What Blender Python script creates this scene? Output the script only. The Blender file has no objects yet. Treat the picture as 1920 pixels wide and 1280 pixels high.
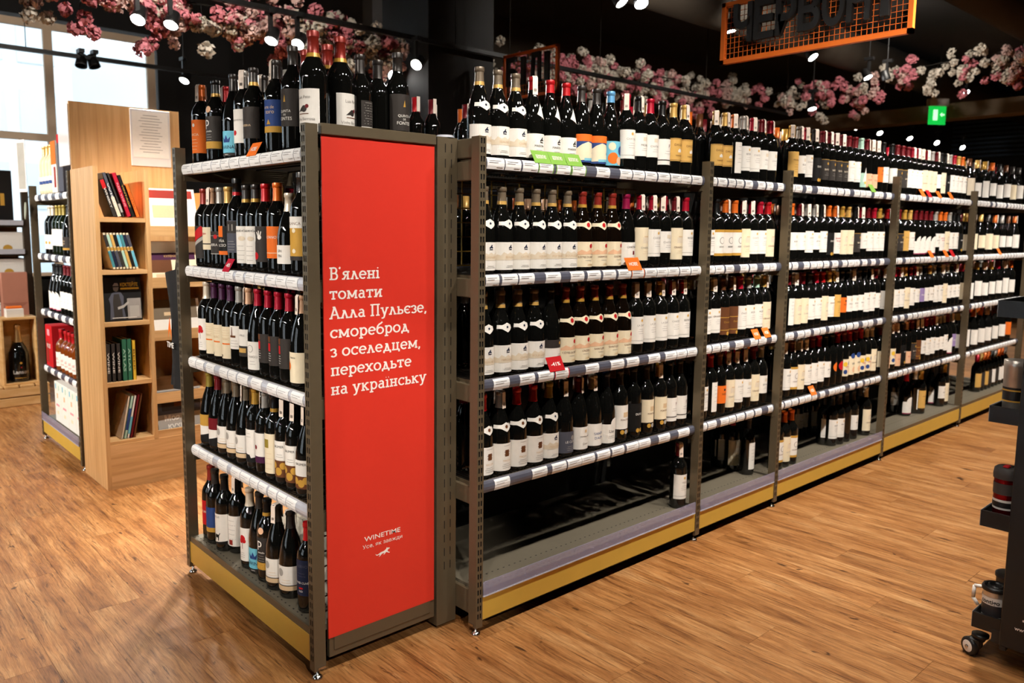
import bpy, math, random
from mathutils import Vector
from math import sin, cos, pi, radians
random.seed(7)
C = bpy.context.scene.collection
SC = bpy.context.scene

# ------------------------------------------------------------------ camera
FPX, CXP, CYP, CH = 1486.73, 917.0, 604.0, 1.4106
YAW, PIT, ROL = radians(48.5424), radians(-6.6895), radians(0.5232)
FW = Vector((cos(PIT)*cos(YAW), cos(PIT)*sin(YAW), sin(PIT)))
_r = FW.cross(Vector((0, 0, 1))).normalized(); _u = _r.cross(FW)
RT = _r*cos(ROL)+_u*sin(ROL); UP = -_r*sin(ROL)+_u*cos(ROL)
CAM = Vector((0, 0, CH))
cd = bpy.data.cameras.new('camera'); cam = bpy.data.objects.new('camera', cd); C.objects.link(cam)
from mathutils import Matrix
m = Matrix((RT, UP, -FW)).transposed().to_4x4(); m.translation = CAM
cam.matrix_world = m
cd.sensor_width = 36; cd.sensor_fit = 'HORIZONTAL'; cd.lens = FPX/1920*36
cd.shift_x = (960-CXP)/1920; cd.shift_y = (CYP-640)/1920
cd.clip_start = 0.05; cd.clip_end = 200
cd.dof.use_dof = True; cd.dof.focus_distance = 2.75; cd.dof.aperture_fstop = 3.4
SC.camera = cam

def ray(a, b): return FW+RT*((a-CXP)/FPX)-UP*((b-CYP)/FPX)
def hit(a, b, ax, v):
    d = ray(a, b); i = 'xyz'.index(ax); return CAM+d*((v-CAM[i])/d[i])
def at(a, b, D): return CAM+ray(a, b)*D

# ------------------------------------------------------------------ world and exposure
def lin(c):
    return tuple((x/12.92 if x <= .04045 else ((x+.055)/1.055)**2.4) for x in c)
def rgb(r, g, b): return lin((r/255, g/255, b/255))+(1,)
W = bpy.data.worlds.new('world'); SC.world = W; W.use_nodes = True
bg = W.node_tree.nodes['Background']; bg.inputs[0].default_value = rgb(238, 244, 247); bg.inputs[1].default_value = 2.8
SC.view_settings.view_transform = 'Standard'; SC.view_settings.look = 'None'
SC.view_settings.gamma = 1; SC.view_settings.exposure = 0.17
try: SC.view_settings.use_curve_mapping = False
except Exception: pass
cy = SC.cycles
cy.max_bounces = 5; cy.diffuse_bounces = 3; cy.glossy_bounces = 3; cy.transmission_bounces = 4; cy.caustics_reflective = False; cy.caustics_refractive = False
cy.use_adaptive_sampling = True; cy.adaptive_threshold = .07; cy.adaptive_min_samples = 11; cy.sample_clamp_indirect = 6
SPOT_W = 150.0
LAMP_COL = (1.0, .92, .82)

# ------------------------------------------------------------------ materials
MATS = {}
def mat(name, col, rough=.5, metal=0., spec=.5, emit=0., noise=0., nscale=30., coat=0., trans=0., alpha=1., bump=0.):
    if name in MATS: return MATS[name]
    M = bpy.data.materials.new(name); M.use_nodes = True; nt = M.node_tree
    b = nt.nodes['Principled BSDF']
    b.inputs['Base Color'].default_value = col; b.inputs['Roughness'].default_value = rough
    b.inputs['Metallic'].default_value = metal; b.inputs['Specular IOR Level'].default_value = spec
    b.inputs['Coat Weight'].default_value = coat
    b.inputs['Transmission Weight'].default_value = trans; b.inputs['Alpha'].default_value = alpha
    if emit:
        b.inputs['Emission Color'].default_value = col; b.inputs['Emission Strength'].default_value = emit
    if noise or bump:
        tc = nt.nodes.new('ShaderNodeTexCoord'); n = nt.nodes.new('ShaderNodeTexNoise')
        n.inputs['Scale'].default_value = nscale; n.inputs['Detail'].default_value = 4
        nt.links.new(tc.outputs['Object'], n.inputs['Vector'])
        if noise:
            mx = nt.nodes.new('ShaderNodeMix'); mx.data_type = 'RGBA'; mx.blend_type = 'MULTIPLY'
            mr = nt.nodes.new('ShaderNodeMapRange'); mr.inputs[3].default_value = 1-noise; mr.inputs[4].default_value = 1+noise
            nt.links.new(n.outputs['Fac'], mr.inputs[0])
            mx.inputs[0].default_value = 1; mx.inputs[6].default_value = col
            nt.links.new(mr.outputs[0], mx.inputs[7]); nt.links.new(mx.outputs[2], b.inputs['Base Color'])
        if bump:
            bp = nt.nodes.new('ShaderNodeBump'); bp.inputs['Strength'].default_value = bump; bp.inputs['Distance'].default_value = .002
            nt.links.new(n.outputs['Fac'], bp.inputs['Height']); nt.links.new(bp.outputs[0], b.inputs['Normal'])
    MATS[name] = M
    return M

COL = dict(white=(236, 232, 225), cream=(234, 220, 190), sand=(214, 186, 148), pale=(222, 208, 186), ink=(40, 36, 34), grey=(150, 145, 140),
  dark=(52, 47, 44), black=(18, 17, 17), red=(190, 22, 30), wine=(110, 16, 26), purple=(70, 28, 62), orange=(232, 112, 34), gold=(196, 150, 62),
  tan=(214, 170, 92), taupe=(120, 106, 88), silver=(170, 166, 160), blue=(44, 70, 130), sky=(112, 190, 214), navy=(24, 32, 58), green=(124, 172, 70),
  brown=(104, 62, 34), peach=(232, 186, 150), bluecap=(104, 170, 220), rust=(146, 44, 34), mint=(176, 212, 194), pink=(226, 150, 160), magenta=(150, 20, 70),
  yellow=(232, 190, 60), olive=(150, 130, 50), crimson=(180, 16, 46), slate=(78, 80, 92), lilac=(150, 130, 180), teal=(70, 140, 150), forest=(50, 110, 84))
PAP, CAPM = {}, {}
def paper(k): return mat('paper_'+k, rgb(*COL[k]), .65, spec=.25, noise=.05, nscale=60)
def foil(k): return mat('foil_'+k, rgb(*COL[k]), .32, metal=.25, spec=.6, noise=.06, nscale=80)
glass_dark = mat('glass_dark', (.004, .004, .0035, 1), .022, spec=.65)
glass_brown = mat('glass_brown', (.005, .0028, .0016, 1), .022, spec=.65)
glass_green = mat('glass_green', (.006, .010, .004, 1), .022, spec=.65)
glass_amber = mat('glass_amber', rgb(120, 58, 18), .05, spec=.6)
glass_clear = mat('glass_clear', rgb(214, 204, 170), .06, spec=.6, noise=.25, nscale=25)
GL = dict(d=glass_dark, b=glass_brown, g=glass_green, a=glass_amber, c=glass_clear)
steel = mat('taupe_metal', rgb(104, 92, 72), .42, metal=.35, spec=.5, noise=.05, nscale=40)
steel_in = mat('slot_shade', (.004, .004, .004, 1), .8)  # near-black colour puts in the shade of slots and holes
deck_m = mat('deck_metal', rgb(120, 112, 96), .5, metal=.3, noise=.06, nscale=25)
wire_m = mat('wire_dark', rgb(38, 35, 31), .45, metal=.5, noise=.1)
wire_y = mat('wire_brass', rgb(176, 138, 56), .4, metal=.5, noise=.1)
backp = mat('panel_black', (.006, .0055, .005, 1), .75, noise=.2)
gold_m = mat('kick_gold', rgb(208, 172, 74), .42, metal=.15, spec=.5, noise=.06, nscale=12)
chrome = mat('chrome', rgb(200, 196, 190), .18, metal=1., noise=.05)
rail_m = mat('rail_slate', rgb(88, 90, 104), .25, spec=.6, noise=.06)
rail_light = mat('rail_clear', rgb(190, 192, 202), .2, spec=.6, noise=.05)
tag_m = mat('tag_paper', rgb(240, 240, 240), .55, spec=.4, noise=.03, nscale=90)
tag_ink = mat('tag_ink', rgb(176, 174, 176), .6, noise=.1, nscale=200)
red_m = mat('red_panel', rgb(222, 56, 42), .38, spec=.45, noise=.03, nscale=8)
white_print = mat('white_print', rgb(250, 240, 234), .5, noise=.02)
strip_m = mat('plastic_strip', rgb(168, 166, 196), .12, spec=.7, alpha=.42, noise=.05)
black_m = mat('black_paint', rgb(22, 21, 21), .45, noise=.1)
blackw = mat('black_wall', (.006, .0055, .005, 1), .8, noise=.3, nscale=3)
brownw = mat('ceiling_brown', rgb(52, 44, 34), .8, noise=.2, nscale=3)
orange_m = mat('orange_frame', rgb(236, 118, 40), .45, noise=.06)
letter_m = mat('letter_dark', rgb(16, 14, 12), .6, noise=.1)
lens_m = mat('lamp_lens', (1, .97, .92, 1), .4, emit=45.)
lens_m.cycles.emission_sampling = 'NONE'
tag_peach = mat('excise_strip', rgb(242, 226, 212), .6, noise=.12, nscale=50)

def wood_mat(name, c1, c2, c3, stretch, scale=1., rough=.45):
    M = bpy.data.materials.new(name); M.use_nodes = True; nt = M.node_tree; b = nt.nodes['Principled BSDF']
    tc = nt.nodes.new('ShaderNodeTexCoord'); mp = nt.nodes.new('ShaderNodeMapping'); mp.inputs['Scale'].default_value = stretch
    n = nt.nodes.new('ShaderNodeTexNoise'); n.inputs['Scale'].default_value = scale; n.inputs['Detail'].default_value = 8; n.inputs['Distortion'].default_value = .6
    r = nt.nodes.new('ShaderNodeValToRGB'); r.color_ramp.elements[0].position = .3; r.color_ramp.elements[0].color = c1
    r.color_ramp.elements[1].position = .7; r.color_ramp.elements[1].color = c3
    e = r.color_ramp.elements.new(.5); e.color = c2
    nt.links.new(tc.outputs['Object'], mp.inputs[0]); nt.links.new(mp.outputs[0], n.inputs['Vector']); nt.links.new(n.outputs['Fac'], r.inputs[0])
    nt.links.new(r.outputs[0], b.inputs['Base Color']); b.inputs['Roughness'].default_value = rough
    return M
wood_v = wood_mat('oak_upright', rgb(196, 150, 98), rgb(210, 166, 112), rgb(222, 180, 128), (22, 22, 1.2), 2.2)
wood_h = wood_mat('oak_level', rgb(196, 150, 98), rgb(210, 166, 112), rgb(222, 180, 128), (1.2, 22, 22), 2.2)
pine = wood_mat('pine', rgb(206, 160, 100), rgb(218, 176, 118), rgb(228, 190, 136), (3, 3, 14), 2.)

PLW, PLL = .184, 1.22
def floor_material():
    M = bpy.data.materials.new('vinyl_plank_oak'); M.use_nodes = True; nt = M.node_tree; N = nt.nodes; L = nt.links
    b = N['Principled BSDF']
    g = N.new('ShaderNodeNewGeometry'); sp = N.new('ShaderNodeSeparateXYZ'); L.new(g.outputs['Position'], sp.inputs[0])
    def mth(op, a, c=None):
        k = N.new('ShaderNodeMath'); k.operation = op
        for i, v in enumerate((a, c)):
            if v is None: continue
            if isinstance(v, (int, float)): k.inputs[i].default_value = v
            else: L.new(v, k.inputs[i])
        return k.outputs[0]
    row = mth('FLOOR', mth('DIVIDE', sp.outputs[0], PLW))
    off = mth('MULTIPLY', mth('FRACT', mth('ADD', mth('MULTIPLY', row, .377), 100)), PLL)
    col = mth('FLOOR', mth('DIVIDE', mth('ADD', sp.outputs[1], off), PLL))
    cid = N.new('ShaderNodeCombineXYZ'); L.new(row, cid.inputs[0]); L.new(col, cid.inputs[1])
    wn = N.new('ShaderNodeTexWhiteNoise'); wn.noise_dimensions = '2D'; L.new(cid.outputs[0], wn.inputs['Vector'])
    sc = N.new('ShaderNodeVectorMath'); sc.operation = 'SCALE'; sc.inputs['Scale'].default_value = 37.; L.new(wn.outputs['Color'], sc.inputs[0])
    ad = N.new('ShaderNodeVectorMath'); ad.operation = 'ADD'; L.new(g.outputs['Position'], ad.inputs[0]); L.new(sc.outputs[0], ad.inputs[1])
    def noise(scl, det, dist, src=ad.outputs[0], rough=.55):
        mp = N.new('ShaderNodeMapping'); mp.inputs['Scale'].default_value = scl; L.new(src, mp.inputs[0])
        n = N.new('ShaderNodeTexNoise'); n.inputs['Scale'].default_value = 1; n.inputs['Detail'].default_value = det
        n.inputs['Distortion'].default_value = dist; n.inputs['Roughness'].default_value = rough; L.new(mp.outputs[0], n.inputs['Vector']); return n.outputs['Fac']
    def ramp(f, stops):
        r = N.new('ShaderNodeValToRGB'); e = r.color_ramp.elements
        e[0].position, e[0].color = stops[0]; e[1].position, e[1].color = stops[-1]
        for p, c in stops[1:-1]: k = e.new(p); k.color = c
        L.new(f, r.inputs[0]); return r.outputs[0]
    def mix(mode, fac, a, c):
        k = N.new('ShaderNodeMix'); k.data_type = 'RGBA'; k.blend_type = mode
        if isinstance(fac, (int, float)): k.inputs[0].default_value = fac
        else: L.new(fac, k.inputs[0])
        L.new(a, k.inputs[6])
        if isinstance(c, tuple): k.inputs[7].default_value = c
        else: L.new(c, k.inputs[7])
        return k.outputs[2]
    # broad figure, warped cathedral grain, fine pores, streaks and knots
    wv = N.new('ShaderNodeVectorMath'); wv.operation = 'ADD'
    wmp = N.new('ShaderNodeMapping'); wmp.inputs['Scale'].default_value = (11, 5, 1); L.new(ad.outputs[0], wmp.inputs[0])
    wno = N.new('ShaderNodeTexNoise'); wno.inputs['Scale'].default_value = 1; wno.inputs['Detail'].default_value = 3; L.new(wmp.outputs[0], wno.inputs['Vector'])
    wsc = N.new('ShaderNodeVectorMath'); wsc.operation = 'SCALE'; wsc.inputs['Scale'].default_value = .022; L.new(wno.outputs['Color'], wsc.inputs[0])
    L.new(ad.outputs[0], wv.inputs[0]); L.new(wsc.outputs[0], wv.inputs[1]); wp = wv.outputs[0]
    base = ramp(noise((15, 2.6, 1), 8, .2, wp, .68), [(.28, rgb(112, 68, 34)), (.42, rgb(154, 102, 56)), (.55, rgb(178, 126, 76)), (.72, rgb(202, 156, 106))])
    streak = ramp(noise((120, 3.4, 1), 7, .1, wp, .7), [(.32, (.40, .33, .27, 1)), (.45, (.86, .84, .80, 1)), (.56, (1.02, 1.02, 1.0, 1)), (.74, (1.22, 1.22, 1.18, 1))])
    c = mix('MULTIPLY', 1., base, streak)
    fine = ramp(noise((420, 12, 1), 5, .1, wp, .72), [(.34, (.52, .47, .42, 1)), (.50, (1, 1, 1, 1)), (.72, (1.16, 1.15, 1.12, 1))])
    c = mix('MULTIPLY', .9, c, fine)
    dark = ramp(noise((48, 4.5, 1), 8, .3, wp, .78), [(.345, (.24, .17, .12, 1)), (.425, (1, 1, 1, 1)), (1, (1, 1, 1, 1))])
    c = mix('MULTIPLY', .92, c, dark)
    knots = ramp(noise((17, 7, 1), 2, .6, ad.outputs[0], .6), [(.25, (.10, .07, .05, 1)), (.30, (1, 1, 1, 1)), (1, (1, 1, 1, 1))])
    c = mix('MULTIPLY', .85, c, knots)
    tone = ramp(wn.outputs['Value'], [(0, (.93, .92, .91, 1)), (.5, (1, 1, 1, 1)), (1, (1.05, 1.04, 1.03, 1))])
    c = mix('MULTIPLY', 1., c, tone)
    L.new(c, b.inputs['Base Color']); b.inputs['Roughness'].default_value = .42; b.inputs['Specular IOR Level'].default_value = .4
    bp = N.new('ShaderNodeBump'); bp.inputs['Strength'].default_value = .25; bp.inputs['Distance'].default_value = .001
    L.new(noise((90, 5, 1), 5, .8), bp.inputs['Height']); L.new(bp.outputs[0], b.inputs['Normal'])
    return M
floor_m = floor_material()

# ------------------------------------------------------------------ mesh helpers
class MB:
    def __init__(s): s.v = []; s.f = []; s.mi = []; s.mats = []; s.sm = []
    def m(s, M):
        if M not in s.mats: s.mats.append(M)
        return s.mats.index(M)
    def face(s, pts, M, smooth=False):
        n = len(s.v); s.v += [tuple(p) for p in pts]; s.f.append(tuple(range(n, n+len(pts)))); s.mi.append(s.m(M)); s.sm.append(smooth); return s
    def box(s, x0, x1, y0, y1, z0, z1, M, bev=0):
        if bev:
            b = min(bev, (x1-x0)/2.01, (y1-y0)/2.01, (z1-z0)/2.01)
            n = len(s.v); k = s.m(M)
            # chamfered box
            P = {}
            for i, x in ((0, x0), (1, x1)):
                for j, y in ((0, y0), (1, y1)):
                    for l, z in ((0, z0), (1, z1)):
                        bx = x+b*(1-2*i); by = y+b*(1-2*j); bz = z+b*(1-2*l)
                        for a, p in enumerate(((x, by, bz), (bx, y, bz), (bx, by, z))):
                            P[(i, j, l, a)] = len(s.v); s.v.append(p)
            def F(*ks): s.f.append(tuple(P[q] for q in ks)); s.mi.append(k); s.sm.append(False)
            for i in (0, 1): F((i, 0, 0, 0), (i, 1, 0, 0), (i, 1, 1, 0), (i, 0, 1, 0)); F((0, i, 0, 1), (1, i, 0, 1), (1, i, 1, 1), (0, i, 1, 1)); F((0, 0, i, 2), (1, 0, i, 2), (1, 1, i, 2), (0, 1, i, 2))
            for i in (0, 1):
                for j in (0, 1):
                    F((i, j, 0, 0), (i, j, 1, 0), (i, j, 1, 1), (i, j, 0, 1))
                    F((i, 0, j, 0), (i, 1, j, 0), (i, 1, j, 2), (i, 0, j, 2))
                    F((0, i, j, 1), (1, i, j, 1), (1, i, j, 2), (0, i, j, 2))
                    for l in (0, 1): F((i, j, l, 0), (i, j, l, 1), (i, j, l, 2))
            return s
        n = len(s.v); k = s.m(M)
        s.v += [(x0, y0, z0), (x1, y0, z0), (x1, y1, z0), (x0, y1, z0), (x0, y0, z1), (x1, y0, z1), (x1, y1, z1), (x0, y1, z1)]
        for q in ((0, 3, 2, 1), (4, 5, 6, 7), (0, 1, 5, 4), (1, 2, 6, 5), (2, 3, 7, 6), (3, 0, 4, 7)):
            s.f.append(tuple(n+i for i in q)); s.mi.append(k); s.sm.append(False)
        return s
    def lathe(s, prof, M, seg=24, c=(0, 0, 0), smooth=True, a0=0, a1=2*pi):
        n = len(s.v); k = s.m(M); full = abs(a1-a0-2*pi) < 1e-6; ns = seg if full else seg+1
        for r, z in prof:
            for i in range(ns):
                a = a0+(a1-a0)*i/seg; s.v.append((c[0]+r*cos(a), c[1]+r*sin(a), c[2]+z))
        for j in range(len(prof)-1):
            for i in range(seg):
                i2 = (i+1) % ns if full else i+1
                s.f.append((n+j*ns+i, n+j*ns+i2, n+(j+1)*ns+i2, n+(j+1)*ns+i)); s.mi.append(k); s.sm.append(smooth)
        return s
    def tube(s, p, q, r, M, seg=6, r2=None):
        p = Vector(p); q = Vector(q); d = (q-p).normalized(); a = d.orthogonal().normalized(); b = d.cross(a); n = len(s.v); k = s.m(M)
        for c_, rr in ((p, r), (q, r if r2 is None else r2)):
            for i in range(seg):
                t = 2*pi*i/seg; s.v.append(tuple(c_+a*(rr*cos(t))+b*(rr*sin(t))))
        for i in range(seg):
            j = (i+1) % seg; s.f.append((n+i, n+j, n+seg+j, n+seg+i)); s.mi.append(k); s.sm.append(seg > 6)
        s.f.append(tuple(n+i for i in range(seg))[::-1]); s.f.append(tuple(n+seg+i for i in range(seg))); s.mi += [k, k]; s.sm += [False, False]
        return s
    def bar(s, p, q, w, M):
        p = Vector(p); q = Vector(q); return s.box(*[t for a in range(3) for t in (min(p[a], q[a])-w, max(p[a], q[a])+w)], M)
    def prism(s, pts, ax, lo, hi, M):
        def P(a, b, c): return {'x': (c, a, b), 'y': (a, c, b), 'z': (a, b, c)}[ax]
        n = len(pts)
        s.face([P(a, b, lo) for a, b in pts], M); s.face([P(a, b, hi) for a, b in pts][::-1], M)
        for i in range(n):
            a, b = pts[i], pts[(i+1) % n]; s.face([P(*a, lo), P(*a, hi), P(*b, hi), P(*b, lo)], M)
        return s
    def mesh(s, name):
        me = bpy.data.meshes.new(name); me.from_pydata(s.v, [], s.f)
        for M in s.mats: me.materials.append(M)
        me.polygons.foreach_set('material_index', s.mi); me.polygons.foreach_set('use_smooth', s.sm); me.update()
        return me
    def build(s, name, parent=None): return ob(name, s.mesh(name), parent)

def ob(name, me, parent=None):
    o = bpy.data.objects.new(name, me); C.objects.link(o)
    if parent: o.parent = parent
    return o
def tag(o, label=None, cat=None, group=None, kind=None):
    if label: o['label'] = label
    if cat: o['category'] = cat
    if group: o['group'] = group
    if kind: o['kind'] = kind
    return o
def thing(name, label, cat, loc=(0, 0, 0), rz=0, group=None):
    o = bpy.data.objects.new(name, None); C.objects.link(o); o.location = loc; o.rotation_euler = (0, 0, rz); o.empty_display_size = .05
    return tag(o, label, cat, group)
def struct(o): o['kind'] = 'structure'; return o

_fc = bpy.data.curves.new('font_tmp', 'FONT'); _fo = bpy.data.objects.new('font_tmp', _fc); _fc.resolution_u = 3
_tc = {}
def text_geo(s_, bold=0.):
    if (s_, bold) in _tc: return _tc[(s_, bold)]
    _fc.body = s_; _fc.offset = bold; me = _fo.to_mesh()
    V = [(v.co.x, v.co.y) for v in me.vertices]; F = [tuple(p.vertices) for p in me.polygons]; _fo.to_mesh_clear()
    x0 = min(v[0] for v in V); x1 = max(v[0] for v in V)
    V = [(x-x0, y) for x, y in V]; _tc[(s_, bold)] = (V, F, x1-x0); return _tc[(s_, bold)]
def put_text(mb, s_, M, fn, size, width=None, center=True, bold=0.):
    V, F, w = text_geo(s_, bold); sx = size/.70; k = sx if width is None else width/w
    n = len(mb.v); o = w*k/2 if center else 0
    mb.v += [tuple(fn(x*k-o, y*sx)) for x, y in V]; q = mb.m(M)
    for f in F: mb.f.append(tuple(n+i for i in f)); mb.mi.append(q); mb.sm.append(False)

# ------------------------------------------------------------------ room shell
RX0, RX1, RY0, RY1, RZ = -4.0, 17.0, -4.5, 9.0, 3.7
fl = struct(MB().box(RX0, RX1, RY0, RY1, -.06, -.0045, mat('joint_dark', rgb(96, 64, 38), .7, noise=.1)).build('floor'))
planks = []
for r_ in range(int(RX0/PLW)-1, int(RX1/PLW)+1):
    off = (((r_*.377)+100) % 1)*PLL
    c0 = math.floor((RY0+off)/PLL)
    while c0*PLL-off < RY1:
        x0, x1 = r_*PLW, (r_+1)*PLW; y0, y1 = c0*PLL-off, (c0+1)*PLL-off
        planks.append((x0, x1, y0, y1)); c0 += 1
def pk(p):
    x, y = (p[0]+p[1])/2, (p[2]+p[3])/2; v = Vector((x, y, 0))-CAM; d = v.dot(FW)
    if d < .3: return 99
    u_ = CXP+FPX*v.dot(RT)/d; w_ = CYP-FPX*v.dot(UP)/d
    return d if -250 < u_ < 2150 and w_ < 1700 else 60+d
planks.sort(key=pk)
pm = MB().box(.0004, PLW-.0004, .0004, PLL-.0004, -.0045, 0, floor_m).mesh('plank')
for p in planks[:290]:
    o = ob('plank', pm, fl); o.location = (p[0], p[2], 0)
rest = MB()
for p in planks[290:]:
    y0, y1 = max(p[2], RY0), min(p[3], RY1)
    if y1 > y0+.01 and p[1] > RX0 and p[0] < RX1: rest.box(max(p[0], RX0)+.0006, min(p[1], RX1)-.0006, y0+.0006, y1-.0006, -.0045, 0, floor_m)
tag(rest.build('plank_field', fl), kind='stuff')
struct(MB().box(RX0, RX1, RY0, RY1, RZ, RZ+.1, blackw).build('ceiling'))
LWY = [(1.6, 2.5), (2.9, 3.8)]
lw_ = MB().box(RX0-.1, RX0, RY0, RY1, 2.85, RZ, blackw).box(RX0-.1, RX0, RY0, RY1, 0, .25, blackw)
for a, b in ((RY0, LWY[0][0]), (LWY[0][1], LWY[1][0]), (LWY[1][1], RY1)): lw_.box(RX0-.1, RX0, a, b, .25, 2.85, blackw)
struct(lw_.build('wall_left'))
struct(MB().box(RX1, RX1+.1, RY0, RY1, 0, RZ, blackw).build('wall_right'))
struct(MB().box(RX0, RX1, RY0-.1, RY0, 0, RZ, blackw).build('wall_front'))
WX1, WZ1, WZ0 = 3.04, 3.37, .9
bw = MB()
bw.box(WX1+.10, RX1, RY1, RY1+.2, 0, RZ, blackw).box(RX0, WX1+.10, RY1, RY1+.2, WZ1+.07, RZ, blackw).box(RX0, WX1+.10, RY1, RY1+.2, 0, WZ0, blackw)
struct(bw.build('wall_back'))
# windows between mullions
frame_m = mat('window_frame', rgb(224, 200, 172), .5, noise=.05)
pane_m = mat('window_glass', (.9, .96, 1, 1), .02, trans=1., spec=.3, noise=.01)
pane_m.node_tree.nodes['Principled BSDF'].inputs['IOR'].default_value = 1.01
xs = [-3.9, -2.6, -1.2, .33, 2.08, WX1+.03]
for i in range(len(xs)-1):
    w = thing('window_%d' % (i+1), 'tall aluminium framed shop window', 'window', (0, 0, 0)); w['kind'] = 'structure'; del w['category']
    a, b = xs[i], xs[i+1]
    fr = MB()
    for zz in (WZ0, 2.28, WZ1): fr.box(a+.04, b-.04, RY1-.0, RY1+.05, zz-.035, zz+.035, frame_m)
    for xx in ((a, b) if i == len(xs)-2 else (a,)): fr.box(xx-.04, xx+.04, RY1-.002, RY1+.05, WZ0, WZ1+.03, frame_m)
    fr.build('window_frame', w)
    for z0, z1 in ((WZ0, 2.28), (2.28, WZ1)): MB().box(a+.04, b-.04, RY1+.02, RY1+.026, z0+.035, z1-.035, pane_m).build('pane', w)
for i, (a, b) in enumerate(LWY):
    w = bpy.data.objects.new('window_%d' % (6+i), None); C.objects.link(w); w['kind'] = 'structure'; w['label'] = 'tall side shop window in the left wall'
    fr_ = MB()
    for zz in (.25, 1.9, 2.85): fr_.box(RX0-.08, RX0+.01, a, b, zz-.03, zz+.03, frame_m)
    for yy in (a, b): fr_.box(RX0-.08, RX0+.01, yy-.03, yy+.03, .25, 2.85, frame_m)
    fr_.build('window_frame', w)
    for z0, z1 in ((.25, 1.9), (1.9, 2.85)): MB().box(RX0-.06, RX0-.054, a+.03, b-.03, z0+.03, z1-.03, pane_m).build('pane', w)
# pillar, ducts, beam, far partition
struct(MB().box(3.76, 4.42, 4.98, 5.6, 0, RZ, mat('pillar_black', rgb(20, 18, 17), .7, noise=.2, nscale=4)).build('wall_pillar'))
struct(MB().box(3.86, 4.10, 5.66, 5.9, 0, RZ, mat('block_grey', rgb(90, 88, 86), .7, noise=.2, nscale=6)).build('wall_grey_block'))  # grey upright block behind the black pillar
struct(MB().tube((2.5, 4.3, 3.46), (16.9, 4.3, 3.46), .2, brownw, 20).build('ceiling_duct'))
struct(MB().tube((2.5, 2.6, 3.5), (16.9, 2.6, 3.5), .17, brownw, 20).build('ceiling_duct'))
struct(MB().box(4.4, 16.9, 6.6, 6.9, 2.95, RZ, brownw).build('ceiling_beam'))
struct(MB().box(11.2, 11.5, -4.4, 6.6, 2.86, 3.05, mat('beam_brown', rgb(112, 94, 72), .7, noise=.1)).build('ceiling_beam'))

# ------------------------------------------------------------------ shelving
YM, XE = 1.982, 1.143
PX = [1.7025, 3.018, 3.715, 5.012, 6.357, 7.70]      # left edges of the front posts of the long run
ZR = [1.607, 1.216, .855, .496]                      # undersides of the price rails
RH = .042                                            # rail height; deck at ZR+RH
PTOP = 1.711
ZB = .158                                            # bottom deck
_pm = {}
def post_mesh(h0, h1):
    k = (h0, h1)
    if k in _pm: return _pm[k]
    mb = MB(); w, d = .03, .04
    xs_ = [0, .0065, .0125, .0175, .0235, .03]
    for a, b in ((0, 1), (2, 3), (4, 5)): mb.face([(xs_[a], 0, h0), (xs_[b], 0, h0), (xs_[b], 0, h1), (xs_[a], 0, h1)], steel)
    z = h1-.006
    for a, b in ((1, 2), (3, 4)): mb.face([(xs_[a], 0, h1-.006), (xs_[b], 0, h1-.006), (xs_[b], 0, h1), (xs_[a], 0, h1)], steel)
    while z-.029 > h0:
        for a, b in ((1, 2), (3, 4)): mb.face([(xs_[a], 0, z-.029), (xs_[b], 0, z-.029), (xs_[b], 0, z-.018), (xs_[a], 0, z-.018)], steel)
        z -= .029
    for a, b in ((1, 2), (3, 4)): mb.face([(xs_[a], 0, h0), (xs_[b], 0, h0), (xs_[b], 0, z), (xs_[a], 0, z)], steel)
    mb.face([(0, .004, h0), (w, .004, h0), (w, .004, h1), (0, .004, h1)], steel_in)  # dark sheet in place of the shade inside the hollow post
    mb.face([(0, d, h0), (0, 0, h0), (0, 0, h1), (0, d, h1)], steel).face([(w, 0, h0), (w, d, h0), (w, d, h1), (w, 0, h1)], steel)
    mb.face([(w, d, h0), (0, d, h0), (0, d, h1), (w, d, h1)], steel).face([(0, 0, h1), (w, 0, h1), (w, d, h1), (0, d, h1)], steel).face([(0, d, h0), (w, d, h0), (w, 0, h0), (0, 0, h0)], steel)
    _pm[k] = mb.mesh('post'); return _pm[k]
foot_me = MB().lathe([(0, .0), (.016, 0), (.017, .004), (.012, .009), (.0045, .013), (.0045, .05)], chrome, 14).box(-.018, .018, -.006, .02, .034, .042, chrome).mesh('foot')
def post(parent, x, y=0, h0=.03, h1=PTOP):
    o = ob('post', post_mesh(h0, h1), parent); o.location = (x, y, 0)
    f = ob('levelling_foot', foot_me, o); f.location = (.015, .018, 0); return o
RPROF = [(.004, .0), (-.006, .003), (-.0105, .014), (-.0115, .024), (-.009, .035), (-.003, .041), (.004, .043)]
def rail_strip(mb, x0, x1, off, M, lo=0, hi=None, caps=False):
    pr = RPROF[lo:hi]
    P = [(y-off, z) for y, z in pr]
    for (y0, z0), (y1, z1) in zip(P[:-1], P[1:]): mb.face([(x0, y0, z0), (x1, y0, z0), (x1, y1, z1), (x0, y1, z1)], M, True)
    if caps:
        mb.face([(x0, y, z) for y, z in P], M); mb.face([(x1, y, z) for y, z in P][::-1], M)
        mb.face([(x0, P[0][0], P[0][1]), (x0, P[-1][0], P[-1][1]), (x1, P[-1][0], P[-1][1]), (x1, P[0][0], P[0][1])], M)
_tm = {}
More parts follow.
